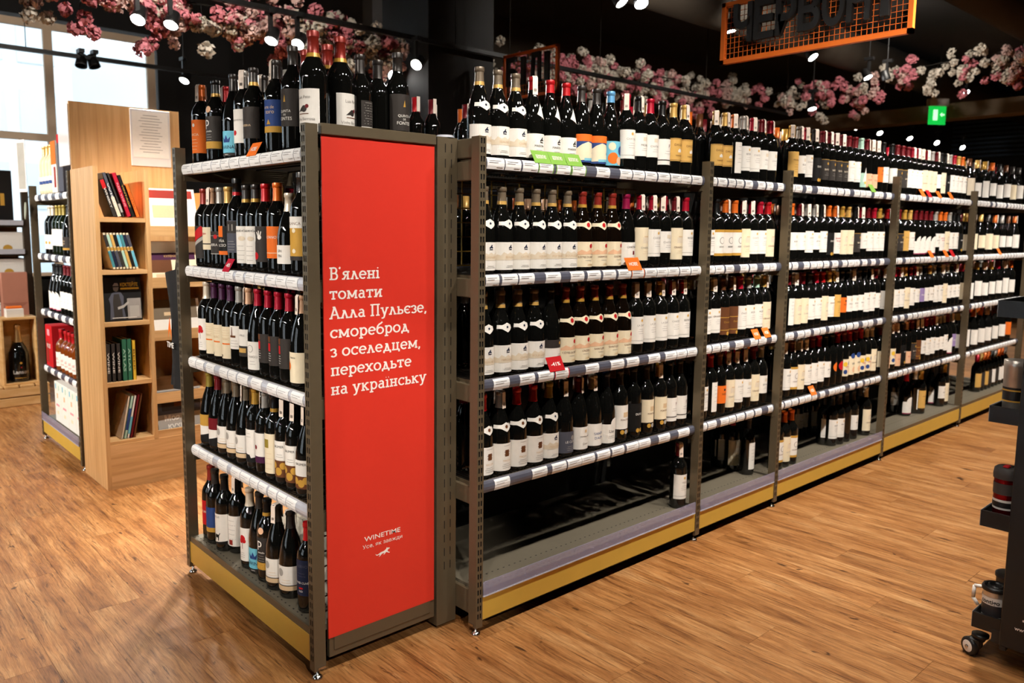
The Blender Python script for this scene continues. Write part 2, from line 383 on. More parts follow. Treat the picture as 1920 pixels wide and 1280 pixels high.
def tag_mesh(w, edge=None):
    k = (round(w, 3), edge)
    if k not in _tm:
        mb = MB(); rail_strip(mb, 0, w, .0012, tag_m, 1, 6)
        for j, (a, b) in enumerate(((.1, .8), (.1, .62), (.55, .92))):
            zz = (.031, .025, .011)[j]; yy = (-.0130, -.0140, -.0121)[j]
            mb.face([(w*a, yy, zz-.001), (w*b, yy, zz-.001), (w*b, yy, zz+.0008), (w*a, yy, zz+.0008)], tag_ink)
        if edge:
            rail_strip(mb, 0, .004, .0018, paper(edge), 1, 6); rail_strip(mb, w-.004, w, .0018, paper(edge), 1, 6)
        _tm[k] = mb.mesh('price_tag')
    return _tm[k]
def promo(parent, x0, x1, z, col, text=None, hgt=.045):
    mb = MB(); M = paper(col); y0, y1 = -.012, -.006
    P = lambda x, t: (x, y0+(y1-y0)*t+.02*t, z+.036+hgt*t)
    mb.face([P(x0, 0), P(x1, 0), P(x1, 1), P(x0, 1)], M)
    mb.face([(x, y+.0012, zz) for x, y, zz in (P(x0, 0), P(x0, 1), P(x1, 1), P(x1, 0))], M)
    for s in (x0, x1): mb.face([P(s, 0), P(s, 1), tuple(Vector(P(s, 1))+Vector((0, .0012, 0))), tuple(Vector(P(s, 0))+Vector((0, .0012, 0)))], M)
    if text:
        put_text(mb, text, white_print, lambda a, b: (lambda q: (q[0], q[1]-.0008, q[2]))(P((x0+x1)/2+a, .38+b/hgt)), .012, width=(x1-x0)*.6, bold=.02)
    return mb.build('promo_card', parent)
def rand_tags(x0, x1, rng, dense=.8, w=(.058, .075)):
    out = []; x = x0
    while x < x1-.04:
        t = min(rng.uniform(*w), x1-x)
        out.append((x, x+t-.003)); x += t+(rng.choice([.002, .006, .012]) if rng.random() < dense else rng.uniform(.03, .06))
    return out
WIREDECK = {}
def wire_deck(w, d):
    k = (round(w, 3), d)
    if k not in WIREDECK:
        mb = MB(); n = int(w/.0165)
        for i in range(n+1):
            x = w*i/n; mb.box(x-.0022, x+.0022, .0, d, -.0045, 0, wire_m)
        for yy in (.004, d*.33, d*.66, d-.004): mb.box(0, w, yy-.004, yy+.004, -.010, -.0045, wire_m)
        WIREDECK[k] = mb.mesh('deck')
    return WIREDECK[k]
def grid_mesh(w, z0, z1, M, px=.05, pz=.10, r=.0022):
    mb = MB(); n = max(1, round(w/px)); k = max(1, round((z1-z0)/pz))
    for i in range(n+1): mb.box(w*i/n-r, w*i/n+r, -r, r, z0, z1, M)
    for j in range(k+1): z = z0+(z1-z0)*j/k; mb.box(0, w, -2.8*r, -r, z-r, z+r, M)
    return mb
def shelf_unit(label, loc, rz, w, depth, tags, last=False, strip=True, rng=None, h1=PTOP, grid=None, base_lip=False, back=True, group=None, rail=rail_m, zr=ZR):
    """local: x along the front left to right, y into the unit"""
    T = thing('shelf_unit', label, 'shelf', loc, rz, group)
    post(T, 0, h1=h1)
    if last: post(T, w)
    x0, x1 = .031, w-.001
    for k, z in enumerate(zr):
        mb = MB()
        for sx in (x0, x1-.004): mb.box(sx, sx+.004, .03, depth-.03, z-.022, z+RH-.004, steel)
        mb.box(x0, x1, .036, .048, z+.012, z+RH-.001, steel)
        S = mb.build('shelf', T)
        dk = ob('deck', wire_deck(x1-x0-.01, depth-.09), S); dk.location = (x0+.005, .046, z+RH)
        rl = MB(); rail_strip(rl, x0, x1, 0, rail, caps=True); R = rl.build('price_rail', S); R.location = (0, .034, z)
        for t in tags[k]:
            o = ob('price_tag', tag_mesh(t[1]-t[0], t[2] if len(t) > 2 else None), S); o.location = (t[0], .034, z)
    # bottom deck with its perforations
    mb = MB(); zb = ZB
    mb.box(x0, x1, .012, depth-.02, zb-.018, zb, deck_m)
    mb.box(x0, x1, .006, .012, zb-.02, zb+(.004 if base_lip else 0), steel)
    B = mb.build('bottom_shelf', T)
    mb = MB(); n = int((x1-x0)/.028)
    for j in range(3 if base_lip else 2):
        for i in range(n):
            x = x0+.02+(x1-x0-.04)*i/(n-1); y = .03+j*.07
            mb.face([(x-.004, y-.0022, zb+.0006), (x+.004, y-.0022, zb+.0006), (x+.004, y+.0022, zb+.0006), (x-.004, y+.0022, zb+.0006)], steel_in)
    tag(mb.build('perforation', B), kind='stuff')
    if strip:
        mb = MB(); mb.box(x0, x1-.01, -.004, -.001, zb-.016, zb+.034, strip_m).box(x0, x1-.01, -.005, 0, zb-.02, zb-.016, rail_light); mb.build('front_strip', B)
    MB().box(x0, x1, .004, .010, .052, zb-.02, gold_m).build('kick_panel', T)
    MB().box(x0, x1, .03, .05, .03, zb-.02, steel_in).build('plinth', T)
    if back: MB().box(x0, x1, depth-.012, depth-.006, .05, back if back is not True else zr[0]+.1, backp).build('back_panel', T)
    if grid:
        g = grid_mesh(x1-x0, grid[0], grid[1], grid[2], .075, .06).build('wire_grid', T); g.location = (x0, depth-.02-(.12 if grid[2] is wire_y else 0), 0)
    return T
rng = random.Random(3)
def loc_tags(px, s, X0, Y0, px_row):   # pixel edges on a crop -> local x along the long run
    out = []
    for t in px:
        a = hit(X0+t[0]/s, px_row, 'y', YM+.024).x-PX[0]; b = hit(X0+t[1]/s, px_row, 'y', YM+.024).x-PX[0]
        out.append((max(a, .032), min(b, 1.312))+tuple(t[2:]))
    return out
T1 = [(280, 405), (412, 525), (537, 648), (652, 760, 'green'), (778, 885, 'green'), (890, 993, 'green'), (1070, 1165), (1240, 1325), (1332, 1415), (1422, 1505), (1515, 1597), (1605, 1680), (1682, 1752), (1760, 1832)]
T2 = [(272, 368), (388, 502), (512, 622), (703, 810), (882, 980), (1003, 1098), (1115, 1208), (1225, 1315), (1320, 1412, 'orange'), (1418, 1500), (1504, 1580), (1583, 1660), (1668, 1742), (1748, 1818)]
T3 = [(328, 442), (518, 625), (650, 760), (768, 872, 'red'), (990, 1085), (1170, 1265), (1285, 1372), (1440, 1522), (1560, 1640), (1643, 1712), (1717, 1785)]
T4 = [(337, 447), (608, 715), (750, 852), (862, 960), (962, 1055), (1072, 1165), (1178, 1265), (1282, 1367), (1370, 1452), (1510, 1590), (1650, 1728)]
bay_tags = [[loc_tags(T1, 3.84, 840, 0, 320), loc_tags(T2, 3.84, 840, 0, 520), loc_tags(T3, 3.84, 840, 0, 700), loc_tags(T4, 3.84, 840, 0, 870)]]
for i in range(1, 5):
    w = PX[i+1]-PX[i]
    bay_tags.append([rand_tags(.035, w-.01, rng, .62 if i < 3 else .85) for k in range(4)])
BAYN = ['nearest bay', 'narrow bay', 'third bay', 'fourth bay', 'farthest bay']
BAYL = ['nearest wide bay of the long wine shelving, half empty at its bottom', 'narrow bay of the long wine shelving, second from the red panel',
        'third bay of the long wine shelving, behind the narrow bay', 'fourth bay of the long wine shelving, with an empty lower left', 'farthest bay of the long wine shelving, partly behind the mug stand']
DEP = .54
bays = []
for i in range(5):
    bays.append(shelf_unit(BAYL[i], (PX[i], YM, 0), 0, PX[i+1]-PX[i], DEP, bay_tags[i], last=(i == 4), strip=(i < 3), h1=PTOP+(.035 if i == 3 else 0),
                           grid=(1.27, 1.6, wire_y) if i == 0 else None, back=1.25 if i == 0 else True, group='bays of the long wine shelving'))
# promo cards standing on the rails
def mpx(X, Y): return hit(840+X/3.84, Y, 'y', YM+.02).x-PX[0]
def promo_on(bay, a, b, k, col, text=None, h=.045):
    o = promo(bay, a, b, 0, col, text, h); o.location = (0, .034, ZR[k]); return o
for a, b in ((632, 750), (752, 865), (868, 980)): promo_on(bays[0], mpx(a, 290), mpx(b, 290), 0, 'green', 'БЕЗПЛАТНО')
promo_on(bays[0], mpx(1305, 500), mpx(1405, 500), 1, 'orange', 'НОВЕ', .05)
promo_on(bays[0], mpx(740, 690), mpx(848, 690), 2, 'red', '-41%', .05)
for i, u, v, k, col, tx in ((1, 1423, 630, 2, 'orange', 'НОВЕ'), (1, 1442, 630, 2, 'orange', 'НОВЕ'), (2, 1528, 735, 3, 'orange', 'НОВЕ'), (2, 1640, 358, 0, 'green', None), (3, 1734, 365, 0, 'orange', None),
        (3, 1746, 365, 0, 'red', None), (3, 1765, 366, 0, 'orange', None), (3, 1787, 368, 0, 'orange', None), (3, 1750, 476, 1, 'orange', None), (3, 1778, 474, 1, 'orange', None), (3, 1790, 473, 1, 'red', None), (4, 1878, 470, 1, 'orange', None)):
    x = hit(u, v, 'y', YM+.02).x-PX[i]; promo_on(bays[i], x-.03, x+.03, k, col, tx)

# end display, facing left: local x runs from the far post (y=3.155) to the near one
EY1 = 3.155
EW = EY1-2.101-.03
def eloc(lst, s, X0, Y0, row):
    out = []
    for a, b in lst:
        l0 = EY1-hit(X0+a/s, row, 'x', XE+.024).y; l1 = EY1-hit(X0+b/s, row, 'x', XE+.024).y
        out.append((max(l0, .032), min(l1, EW-.003)))
    return out
def pairs(l, g=4): return [(a+g/2, b-g/2) for a, b in zip(l[:-1], l[1:])]
ET = [eloc(pairs([75, 160, 235, 305, 375, 440, 515, 590, 670, 755, 840, 925, 975]), 4, 320, 40, 300),
      eloc(pairs([140, 210, 278, 350, 420, 500, 580, 590])[:6]+[(602, 672), (692, 772), (776, 866), (886, 970), (974, 1065), (1070, 1170)], 4.92, 320, 300, 520),
      eloc([(175, 238), (243, 312), (335, 408), (455, 528), (535, 608), (620, 712), (745, 838), (890, 978), (982, 1085), (1110, 1220)], 4.92, 320, 500, 720),
      eloc([(205, 270), (273, 345), (348, 395), (440, 525), (560, 640), (645, 730), (735, 805), (812, 885), (900, 975), (985, 1060), (1065, 1150)], 4.92, 320, 680, 900)]
end = shelf_unit('end display of shelving with a red poster panel on its side', (XE, EY1, 0), -pi/2, EW, .52, ET, last=True, strip=False, base_lip=True, back=None, grid=(.1, 1.6, wire_m), rail=rail_light)
# side structure with the poster (world coordinates, parented to the end display with the inverse transform)
def keep(o, parent):
    o.parent = parent; o.matrix_parent_inverse = (Matrix.Translation(parent.location) @ parent.rotation_euler.to_matrix().to_4x4()).inverted(); return o
YP = 2.113
XR0, XR1, ZP0, ZP1 = 1.2008, 1.6206, .116, 1.684
panel = keep(MB().box(XR0, XR1, YP, YP+.005, ZP0, ZP1, red_m, .0008).build('poster_panel'), end); panel['label'] = 'glossy red poster panel with white slogan'
keep(MB().box(XR0-.004, XR1+.002, YP-.008, YP+.012, ZP1-.001, ZP1+.032, steel, .002).build('poster_top_bar'), end)
kp = MB(); kp.box(XR0+.004, XR1+.004, YP+.004, YP+.02, .05, .178, steel, .002).box(XR0+.02, XR1-.016, YP+.0005, YP+.004, .072, .150, steel, .003); keep(kp.build('side_kick_plate'), end)
g = grid_mesh(.40, .1, 1.68, wire_m, .05, .05); g = g.build('side_grid'); g.location = (1.19, 2.145, 0); keep(g, end)
cm = MB(); X0c, X1c, y0c = 1.632, 1.717, 2.113
cols = [X0c, 1.664, 1.6675, 1.690, 1.6935, X1c]
for a, b in ((0, 1), (2, 3), (4, 5)): cm.face([(cols[a], y0c, .013), (cols[b], y0c, .013), (cols[b], y0c, 1.713), (cols[a], y0c, 1.713)], steel)
z = 1.713; first = True
while z-.05 > .19:
    for a, b in ((1, 2), (3, 4)): cm.face([(cols[a], y0c, z-.021), (cols[b], y0c, z-.021), (cols[b], y0c, z), (cols[a], y0c, z)], steel)
    z -= .05
for a, b in ((1, 2), (3, 4)): cm.face([(cols[a], y0c, .013), (cols[b], y0c, .013), (cols[b], y0c, z), (cols[a], y0c, z)], steel)
cm.box(X0c, X1c, y0c+.004, y0c+.06, .013, 1.7125, steel)
cm.face([(X0c, y0c+.004, .013), (X0c, y0c, .013), (X0c, y0c, 1.713), (X0c, y0c+.004, 1.713)], steel).face([(X0c, y0c, 1.713), (X1c, y0c, 1.713), (X1c, y0c+.004, 1.713), (X0c, y0c+.004, 1.713)], steel)
cm.lathe([(0, 1.722), (.028, 1.722), (.032, 1.714)], rail_light, 16, (1.685, 2.14, 0))
keep(cm.build('column'), end)
slot_back = MB().box(X0c+.004, X1c-.004, y0c+.002, y0c+.0035, .02, 1.71, steel_in); keep(slot_back.build('column_slot_shade'), end)  # dark sheet painted as the shade behind the column slots
for k, z in enumerate(ZR): keep(MB().box(1.1845, 1.63, 2.125, 2.131, z-.03, z+.03, steel).build('side_bracket'), end)
# cross brackets from the column to the first front post of the long run
for z in [PTOP-.03]+ZR:
    o = MB().box(PX[0]+.0155, PX[0]+.0295, YM+.04, 2.5, z-.036, z+.028, steel, .003).build('side_bracket'); keep(o, bays[0])
kb = MB().box(PX[0]+.0155, PX[0]+.03, YM+.04, 2.5, .06, .15, steel, .003).build('side_foot'); keep(kb, bays[0])
l_ = EY1-hit(422, 500, 'x', XE+.02).y
o = promo(end, l_-.035, l_+.02, 0, 'crimson', '-40%'); o.location = (0, .034, ZR[1])
l_ = EY1-hit(468, 280, 'x', XE+.02).y; o = promo(end, l_-.035, l_+.035, 0, 'orange', 'НОВЕ'); o.location = (0, .034, ZR[0])

# ------------------------------------------------------------------ the slogan, cut from a slab-serif stroke alphabet
XH = .68; SW = .135; SL = .112
def arc(cx, cy, rx, ry, a0, a1, n=18): return [(cx+rx*cos(radians(a0+(a1-a0)*i/n)), cy+ry*sin(radians(a0+(a1-a0)*i/n))) for i in range(n+1)]
def sb(x, h=.15, y=SL/2): return [(x-h, y), (x+h, y)]
def glyph(c):
    T = XH-SL/2; H = 1-SL/2; b = SL/2; m = XH/2
    st = lambda x, t=XH, d=0: [(x, d), (x, t)]
    if c == 'В': return [st(.17, 1), [(.02, b), (.17, b)], [(.02, H), (.17, H)], [(.17, H), (.38, H)]+arc(.38, .735, .17, .215, 90, -90)+[(.17, .52)], [(.17, .52), (.40, .52)]+arc(.40, .285, .20, .235, 90, -90)+[(.17, b)]], .68
    if c == "'": return [[(.10, .98), (.05, .86)], [(.10, .98), (.13, 1.0)]], .20
    if c == 'я': return [st(.46), sb(.48, .12), sb(.48, .12, T), [(.46, T), (.28, T)]+arc(.28, .50, .15, .13, 90, 270)+[(.46, .37)], [(.33, .36), (.16, .04)], sb(.12, .11)], .64
    if c == 'л' or c == 'А':
        h = XH if c == 'л' else 1.; w = .62 if c == 'л' else .80
        s = [[(.12, .04), (w/2-.02, h-.03)], [(w/2-.02, h-.03), (w-.12, .04)], sb(.11, .12), sb(w-.11, .12), [(w/2-.16, h-SL/2), (w/2, h-SL/2)]]
        if c == 'А': s.append([(.24, .33), (w-.24, .33)])
        return s, w
    if c == 'д': return [[(.18, .08), (.33, XH-.03)], [(.33, XH-.03), (.47, .08)], [(.17, T), (.34, T)], [(.02, b), (.64, b)], [(.07, .05), (.07, -.14)], [(.59, .05), (.59, -.14)]], .66
    if c == 'е': return [arc(.31, m, .24, m-.05, 0, 315), [(.07, m+.01), (.56, m+.01)]], .60
    if c == 'є': return [arc(.33, m, .25, m-.05, 50, 315), [(.08, m), (.42, m)], [(.49, .64), (.49, .48)]], .58
    if c == 'с': return [arc(.33, m, .25, m-.05, 50, 318), [(.50, .66), (.50, .47)]], .57
    if c == 'о': return [arc(.32, m, .25, m-.05, 0, 360)], .64
    if c == 'н': return [st(.16), st(.52), sb(.16), sb(.52), sb(.16, .15, T), sb(.52, .15, T), [(.16, m), (.52, m)]], .68
    if c == 'п': return [st(.16), st(.52), sb(.16), sb(.52), [(.02, T), (.66, T)]], .68
    if c == 'П': return [st(.18, 1), st(.62, 1), sb(.18), sb(.62), [(.02, H), (.78, H)]], .80
    if c == 'и': return [st(.16), st(.52), sb(.14, .13), sb(.55, .13), sb(.14, .13, T), sb(.55, .13, T), [(.16, .08), (.52, XH-.08)]], .69
    if c == 'і': return [st(.16), sb(.16), [(.02, T), (.16, T)], [(.14, .86), (.18, .86)], [(.16, .84), (.16, .88)]], .32
    if c == 'ї': return [st(.16), sb(.16), [(.02, T), (.16, T)], [(.04, .86), (.08, .86)], [(.25, .86), (.29, .86)]], .32
    if c == 'т': return [st(.30), sb(.30), [(.04, T), (.56, T)], [(.07, XH), (.07, XH-.2)], [(.53, XH), (.53, XH-.2)]], .60
    if c == 'м': return [st(.14), st(.70), sb(.13, .12), sb(.71, .12), [(.02, T), (.18, T)], [(.66, T), (.82, T)], [(.15, XH-.04), (.42, .12)], [(.42, .12), (.69, XH-.04)]], .84
    if c == 'а': return [[(.44, .05)]+[(.44, .45)]+arc(.28, .46, .16, .165, 0, 150), [(.44, b), (.58, b)], arc(.27, .215, .175, .165, 60, 300)+[(.44, .14)], [(.36, .36), (.44, .36)]], .60
    if c == 'у': return [[(.13, XH-.04), (.33, .03)], [(.53, XH-.04), (.26, -.20)], [(.26, -.20), (.08, -.22)], sb(.12, .12, T), sb(.54, .12, T)], .66
    if c == 'р': return [st(.15, XH, -.24), sb(.15, .15, -.24+b), [(.02, T), (.15, T)], arc(.35, m, .21, m-.05, 150, -150)], .64
    if c == 'к': return [st(.15), sb(.15), [(.02, T), (.15, T)], [(.18, .32), (.46, XH-.05)], [(.26, .40), (.52, .05)], sb(.52, .12), sb(.49, .12, T)], .66
    if c == 'х': return [[(.12, .05), (.50, XH-.05)], [(.12, XH-.05), (.50, .05)], sb(.11, .12), sb(.52, .12), sb(.11, .12, T), sb(.52, .12, T)], .63
    if c == 'з': return [arc(.23, .49, .16, .145, 150, -90), arc(.23, .19, .19, .155, 90, -150), [(.06, .64), (.06, .50)]], .48
    if c == 'ь': return [st(.15), [(.02, T), (.15, T)], [(.15, .36), (.34, .36)]+arc(.34, .205, .15, .155, 90, -90)+[(.02, b)]], .55
    if c == 'ц': return [st(.15), st(.50), sb(.15, .13, T), sb(.50, .13, T), [(.04, b), (.66, b)], [(.62, .05), (.62, -.14)]], .69
    if c == 'б': return [arc(.32, .30, .24, .26, 0, 360), arc(.42, .42, .34, .46, 180, 100)+[(.50, 1.0)]], .63
    if c == ',': return [[(.12, .10), (.12, .02), (.06, -.14)]], .24
    return [], .30
def stroke_mesh(mb, line, fn, M):
    wd = 0; items = []
    for ch in line:
        s, a = glyph(ch); items.append((wd, s)); wd += a+.035
    lay = 0
    for ox, s in items:
        for pl in s:
            pts = [Vector(p) for p in pl]; pts = [p for i, p in enumerate(pts) if i == 0 or (p-pts[i-1]).length > 1e-4]
            if len(pts) < 2: continue
            closed = (pts[0]-pts[-1]).length < 1e-3; lft, rgt = [], []
            if closed: pts = pts[:-1]
            n = len(pts)
            for i in range(n):
                d0 = (pts[i]-pts[i-1]).normalized() if (i > 0 or closed) else None
                d1 = (pts[(i+1) % n]-pts[i]).normalized() if (i < n-1 or closed) else None
                d = ((d0 or d1)+(d1 or d0)).normalized(); nr = Vector((-d.y, d.x)); dd = d0 or d1
                hw = SL/2+(SW-SL)/2*abs(d.y); k = hw/max(.5, nr.dot(Vector((-dd.y, dd.x))))
                lft.append(pts[i]+nr*k); rgt.append(pts[i]-nr*k)
            for i in range(n if closed else n-1):
                j = (i+1) % n
                mb.face([fn(ox+t.x, t.y, lay) for t in (lft[i], rgt[i], rgt[j], lft[j])], M)
            lay = (lay+1) % 11
    return wd
LINES = [("В'ялені", 525.2, 617, 712.4, 522), ('томати', 562, 617.5, 717.5, 558), ('Алла Пульєзе,', 598.8, 617.5, 800.8, 592), ('смореброд', 634.7, 618.5, 767.5, 625), ('з оселедцем,', 669.9, 619.4, 789.3, 655), ('переходьте', 705.5, 620, 771.7, 690), ('на українську', 741.4, 620.3, 799.8, 720)]
PZ = [hit(a[2], a[1], 'y', YP).z for a in LINES]
slog = MB()
for (tx, yb, xl, xr, yr) in LINES:
    p0 = hit(xl, yb, 'y', YP); p1 = hit(xr, yr, 'y', YP)
    wd = sum(glyph(c)[1]+.035 for c in tx); k = (p1.x-p0.x)/wd; hz = .0385
    stroke_mesh(slog, tx, lambda a, b, l, p0=p0, k=k: (p0.x+a*k, YP-.0006-l*.00006, p0.z+b*hz), white_print)
slogan = slog.build('slogan_lettering', panel)
lg = MB()
p0 = hit(683, 1015.7, 'y', YP); p1 = hit(750.5, 999, 'y', YP); put_text(lg, 'WINETIME', white_print, lambda a, b: (p0.x+a, YP-.0006, p0.z+b), .0155, width=p1.x-p0.x, center=False, bold=.008)
q0 = hit(680, 1030, 'y', YP); q1 = hit(754, 1010, 'y', YP); put_text(lg, 'Усе, як завжди', white_print, lambda a, b: (q0.x+a, YP-.0006, q0.z+b), .0125, width=q1.x-q0.x, center=False)
fox = [(0, .62), (.06, .50), (.16, .46), (.24, .52), (.34, .62), (.56, .66), (.66, .72), (.74, .86), (.78, .99), (.83, .90), (.92, .90), (1, .80), (.90, .74), (.84, .66), (.84, .52), (.92, .40), (1.0, .32), (.96, .27), (.86, .34), (.76, .46), (.70, .42), (.62, .28), (.54, .24), (.56, .30), (.62, .44), (.48, .42), (.40, .36), (.32, .22), (.22, .16), (.24, .23), (.31, .36), (.24, .40), (.10, .36), (.02, .48)]
f0 = hit(704, 1046, 'y', YP); f1 = hit(731, 1028, 'y', YP); fw_, fh_ = f1.x-f0.x, .030
def tri_poly(mb, pts, fn, M):
    import mathutils
    tris = mathutils.geometry.tessellate_polygon([[Vector((a, b, 0)) for a, b in pts]])
    for t in tris: mb.face([fn(*pts[i]) for i in t], M)
tri_poly(lg, fox, lambda a, b: (f0.x+a*fw_, YP-.0006, f0.z-.004+b*fh_), white_print)
logo = lg.build('shop_logo'); logo.parent = panel

# ------------------------------------------------------------------ wine bottles
PROF = {
 'bx': [(0, .004), (.030, 0), (.0345, .0015), (.0372, .006), (.0375, .02), (.0375, .178), (.0368, .190), (.0345, .202), (.0300, .213), (.0240, .222), (.0188, .231), (.0158, .240), (.0148, .250), (.0140, .2815), (.0160, .2825), (.0161, .2925), (.0152, .297), (0, .297)],
 'bg': [(0, .004), (.034, 0), (.0385, .0015), (.0412, .006), (.0415, .02), (.0415, .128), (.0405, .145), (.0378, .163), (.0335, .183), (.0285, .203), (.0225, .219), (.0178, .233), (.0158, .245), (.0148, .258), (.0142, .2815), (.0162, .2825), (.0163, .2925), (.0154, .297), (0, .297)],
 'sp': [(0, .004), (.030, 0), (.035, .002), (.038, .008), (.038, .150), (.0365, .165), (.031, .178), (.022, .188), (.0165, .196), (.015, .21), (.0145, .240), (.017, .242), (.017, .255), (.016, .26), (0, .26)],
}
def prof(t):
    if t == 'mg': return [(r*1.14, z*1.15) for r, z in PROF['bx']]
    if t == 'bt': return [(r*1.03, z*1.09) for r, z in PROF['bx']]
    if t == 'bs': return [(r*1.02, z*.88) for r, z in PROF['bg']]
    return PROF[t]
def HT(t): return prof(t)[-1][1]
def rad_at(t, z):
    P = prof(t)
    for (r0, z0), (r1, z1) in zip(P[1:-1], P[2:]):
        if z0 <= z <= z1 and z1 > z0: return r0+(r1-r0)*(z-z0)/(z1-z0)
    return P[5][0]
_bm = {}
def body_mesh(t, g):
    k = ('b', t, g)
    if k not in _bm:
        P = prof(t); top = HT(t); _bm[k] = MB().lathe([p for p in P], GL[g], 28).mesh('glass')
    return _bm[k]
def cap_mesh(t, col, band=None, ln=.058):
    k = ('c', t, col, band, ln)
    if k not in _bm:
        P = prof(t); top = HT(t); z0 = top-ln; e = .0007
        pr = [(rad_at(t, z0)+e, z0)]+[(r+e, z) for r, z in P if z0+.003 < z < top-.001]+[(P[-2][0]+e, top+e)]
        mb = MB(); i0 = max(i for i, q in enumerate(pr) if q[1] < top-.0145)
        mb.lathe(pr[:i0+1], foil(col), 22).lathe(pr[i0:], foil(col), 22).lathe([(P[-2][0]+e, top+e), (P[-2][0]*.8, top+.0012), (0, top+.0012)], foil(col), 22)
        if band:
            mb.lathe([(rad_at(t, z0)+.0011, z0-.001), (rad_at(t, z0+.010)+.0013, z0+.011)], foil(band), 22)
        _bm[k] = mb.mesh('capsule')
    return _bm[k]
def strip_mesh(t):
    k = ('s', t)
    if k not in _bm:
        top = HT(t); r = .0175; w = .0098; mb = MB(); M = tag_peach
        for sgn, ln in ((1, .062), (-1, .05)):
            pts = [(0, top+.004), (r*.75, top+.0035), (r+.001, top-.004), (r+.0015, top-.03), (r+.003, top-ln)]
            for (a, za), (b, zb) in zip(pts[:-1], pts[1:]):
                mb.face([(-w, -sgn*a, za), (w, -sgn*a, za), (w, -sgn*b, zb), (-w, -sgn*b, zb)], M)
        z = top-.045
        for i in range(5): mb.face([(-.005+i*.0021, -r-.0034, z-.006), (-.004+i*.0021, -r-.0034, z-.006), (-.004+i*.0021, -r-.0034, z+.004), (-.005+i*.0021, -r-.0034, z+.004)], paper('ink'))
        _bm[k] = mb.mesh('excise_strip')
    return _bm[k]
def cyl_fn(t, off, zref):
    def fn(u_, z_):
        r = rad_at(t, z_)+off; r0 = rad_at(t, zref); a = u_/r0
        return (r*sin(a), -r*cos(a), z_)
    return fn
def wrap_rect(mb, fn, u0, u1, z0, z1, M, n=None, nz=1):
    n = n or max(2, int(abs(u1-u0)/.006))
    for i in range(n):
        a, b = u0+(u1-u0)*i/n, u0+(u1-u0)*(i+1)/n
        for j in range(nz):
            c, d = z0+(z1-z0)*j/nz, z0+(z1-z0)*(j+1)/nz
            mb.face([fn(a, c), fn(b, c), fn(b, d), fn(a, d)], M, True)
def clip_u(pts, v, keep_less):
    out = []
    for (a, b), (c, d) in zip(pts, pts[1:]+pts[:1]):
        ia, ic = ((a <= v), (c <= v)) if keep_less else ((a >= v), (c >= v))
        if ia: out.append((a, b))
        if ia != ic: f = (v-a)/(c-a); out.append((v, b+(d-b)*f))
    return out
def wrap_convex(mb, pts, fn, M, stp=.006):
    u0, u1 = min(p[0] for p in pts), max(p[0] for p in pts)
    if u1-u0 < stp*1.15: mb.face([fn(*p) for p in pts], M); return
    n = int(math.ceil((u1-u0)/stp))
    for i in range(n):
        a, b = u0+(u1-u0)*i/n, u0+(u1-u0)*(i+1)/n
        q = clip_u(clip_u(list(pts), a, False), b, True)
        if len(q) >= 3: mb.face([fn(*p) for p in q], M)
def wrap_poly(mb, pts, fn, M):
    import mathutils
    for t in mathutils.geometry.tessellate_polygon([[Vector((a, b, 0)) for a, b in pts]]): wrap_convex(mb, [pts[i] for i in t], fn, M)
def prints(mb, t, P, zref, off):
    for n_, p in enumerate(P):
        fn = cyl_fn(t, off+.00008*n_, zref)
        k = p[0]
        if k == 'r': wrap_rect(mb, fn, p[1], p[2], p[3], p[4], paper(p[5]))
        elif k == 'd':
            u_, z_, r = p[1:4]; n = 18; ry = p[5] if len(p) > 5 else r
            wrap_convex(mb, [(u_+r*cos(2*pi*i/n), z_+ry*sin(2*pi*i/n)) for i in range(n)], fn, paper(p[4]))
        elif k == 't' and p[4] < .011: put_text(mb, p[1], paper(p[5]), lambda a, b, p=p: fn(p[2]+a, p[3]+b), p[4])
        elif k == 't':
            V, F, w = text_geo(p[1]); q = p[4]/.70
            for f in F: wrap_convex(mb, [(p[2]+(V[i][0]-w/2)*q, p[3]+V[i][1]*q) for i in f], fn, paper(p[5]))
        elif k == 'l':
            for i in range(p[4]):
                sh = .7+.3*((i*37) % 10)/10
                c = (p[1]+p[2])/2; hw = (p[2]-p[1])/2*sh
                wrap_rect(mb, fn, c-hw, c+hw, p[3]-i*p[5], p[3]-i*p[5]+.0011, paper(p[6]), 3)
        elif k == 'p': wrap_poly(mb, p[1], fn, paper(p[2]))
LEAFY = lambda u_, z_, s, c: [('d', u_, z_, .003*s, c), ('d', u_-.004*s, z_-.003*s, .0026*s, c), ('d', u_+.004*s, z_-.002*s, .0026*s, c), ('d', u_+.002*s, z_+.004*s, .0022*s, c), ('r', u_-.006*s, u_+.006*s, z_-.009*s, z_-.0065*s, c)]
def mount(c, z=.066): return [('p', [(-.058, z-.012), (-.05, z-.004), (-.036, z-.008), (-.026, z+.004), (-.012, z-.003), (.0, z+.003), (.014, z-.004), (.03, z+.004), (.046, z-.005), (.058, z-.001), (.058, z-.024), (-.058, z-.024)], c)]
D = {}
def des(k, t='bx', g='d', cap='black', band=None, ln=.058, L=None, P=(), neck=None, lab='white'):
    D[k] = dict(t=t, g=g, cap=cap, band=band, ln=ln, L=L, P=list(P), neck=neck, lab=lab)
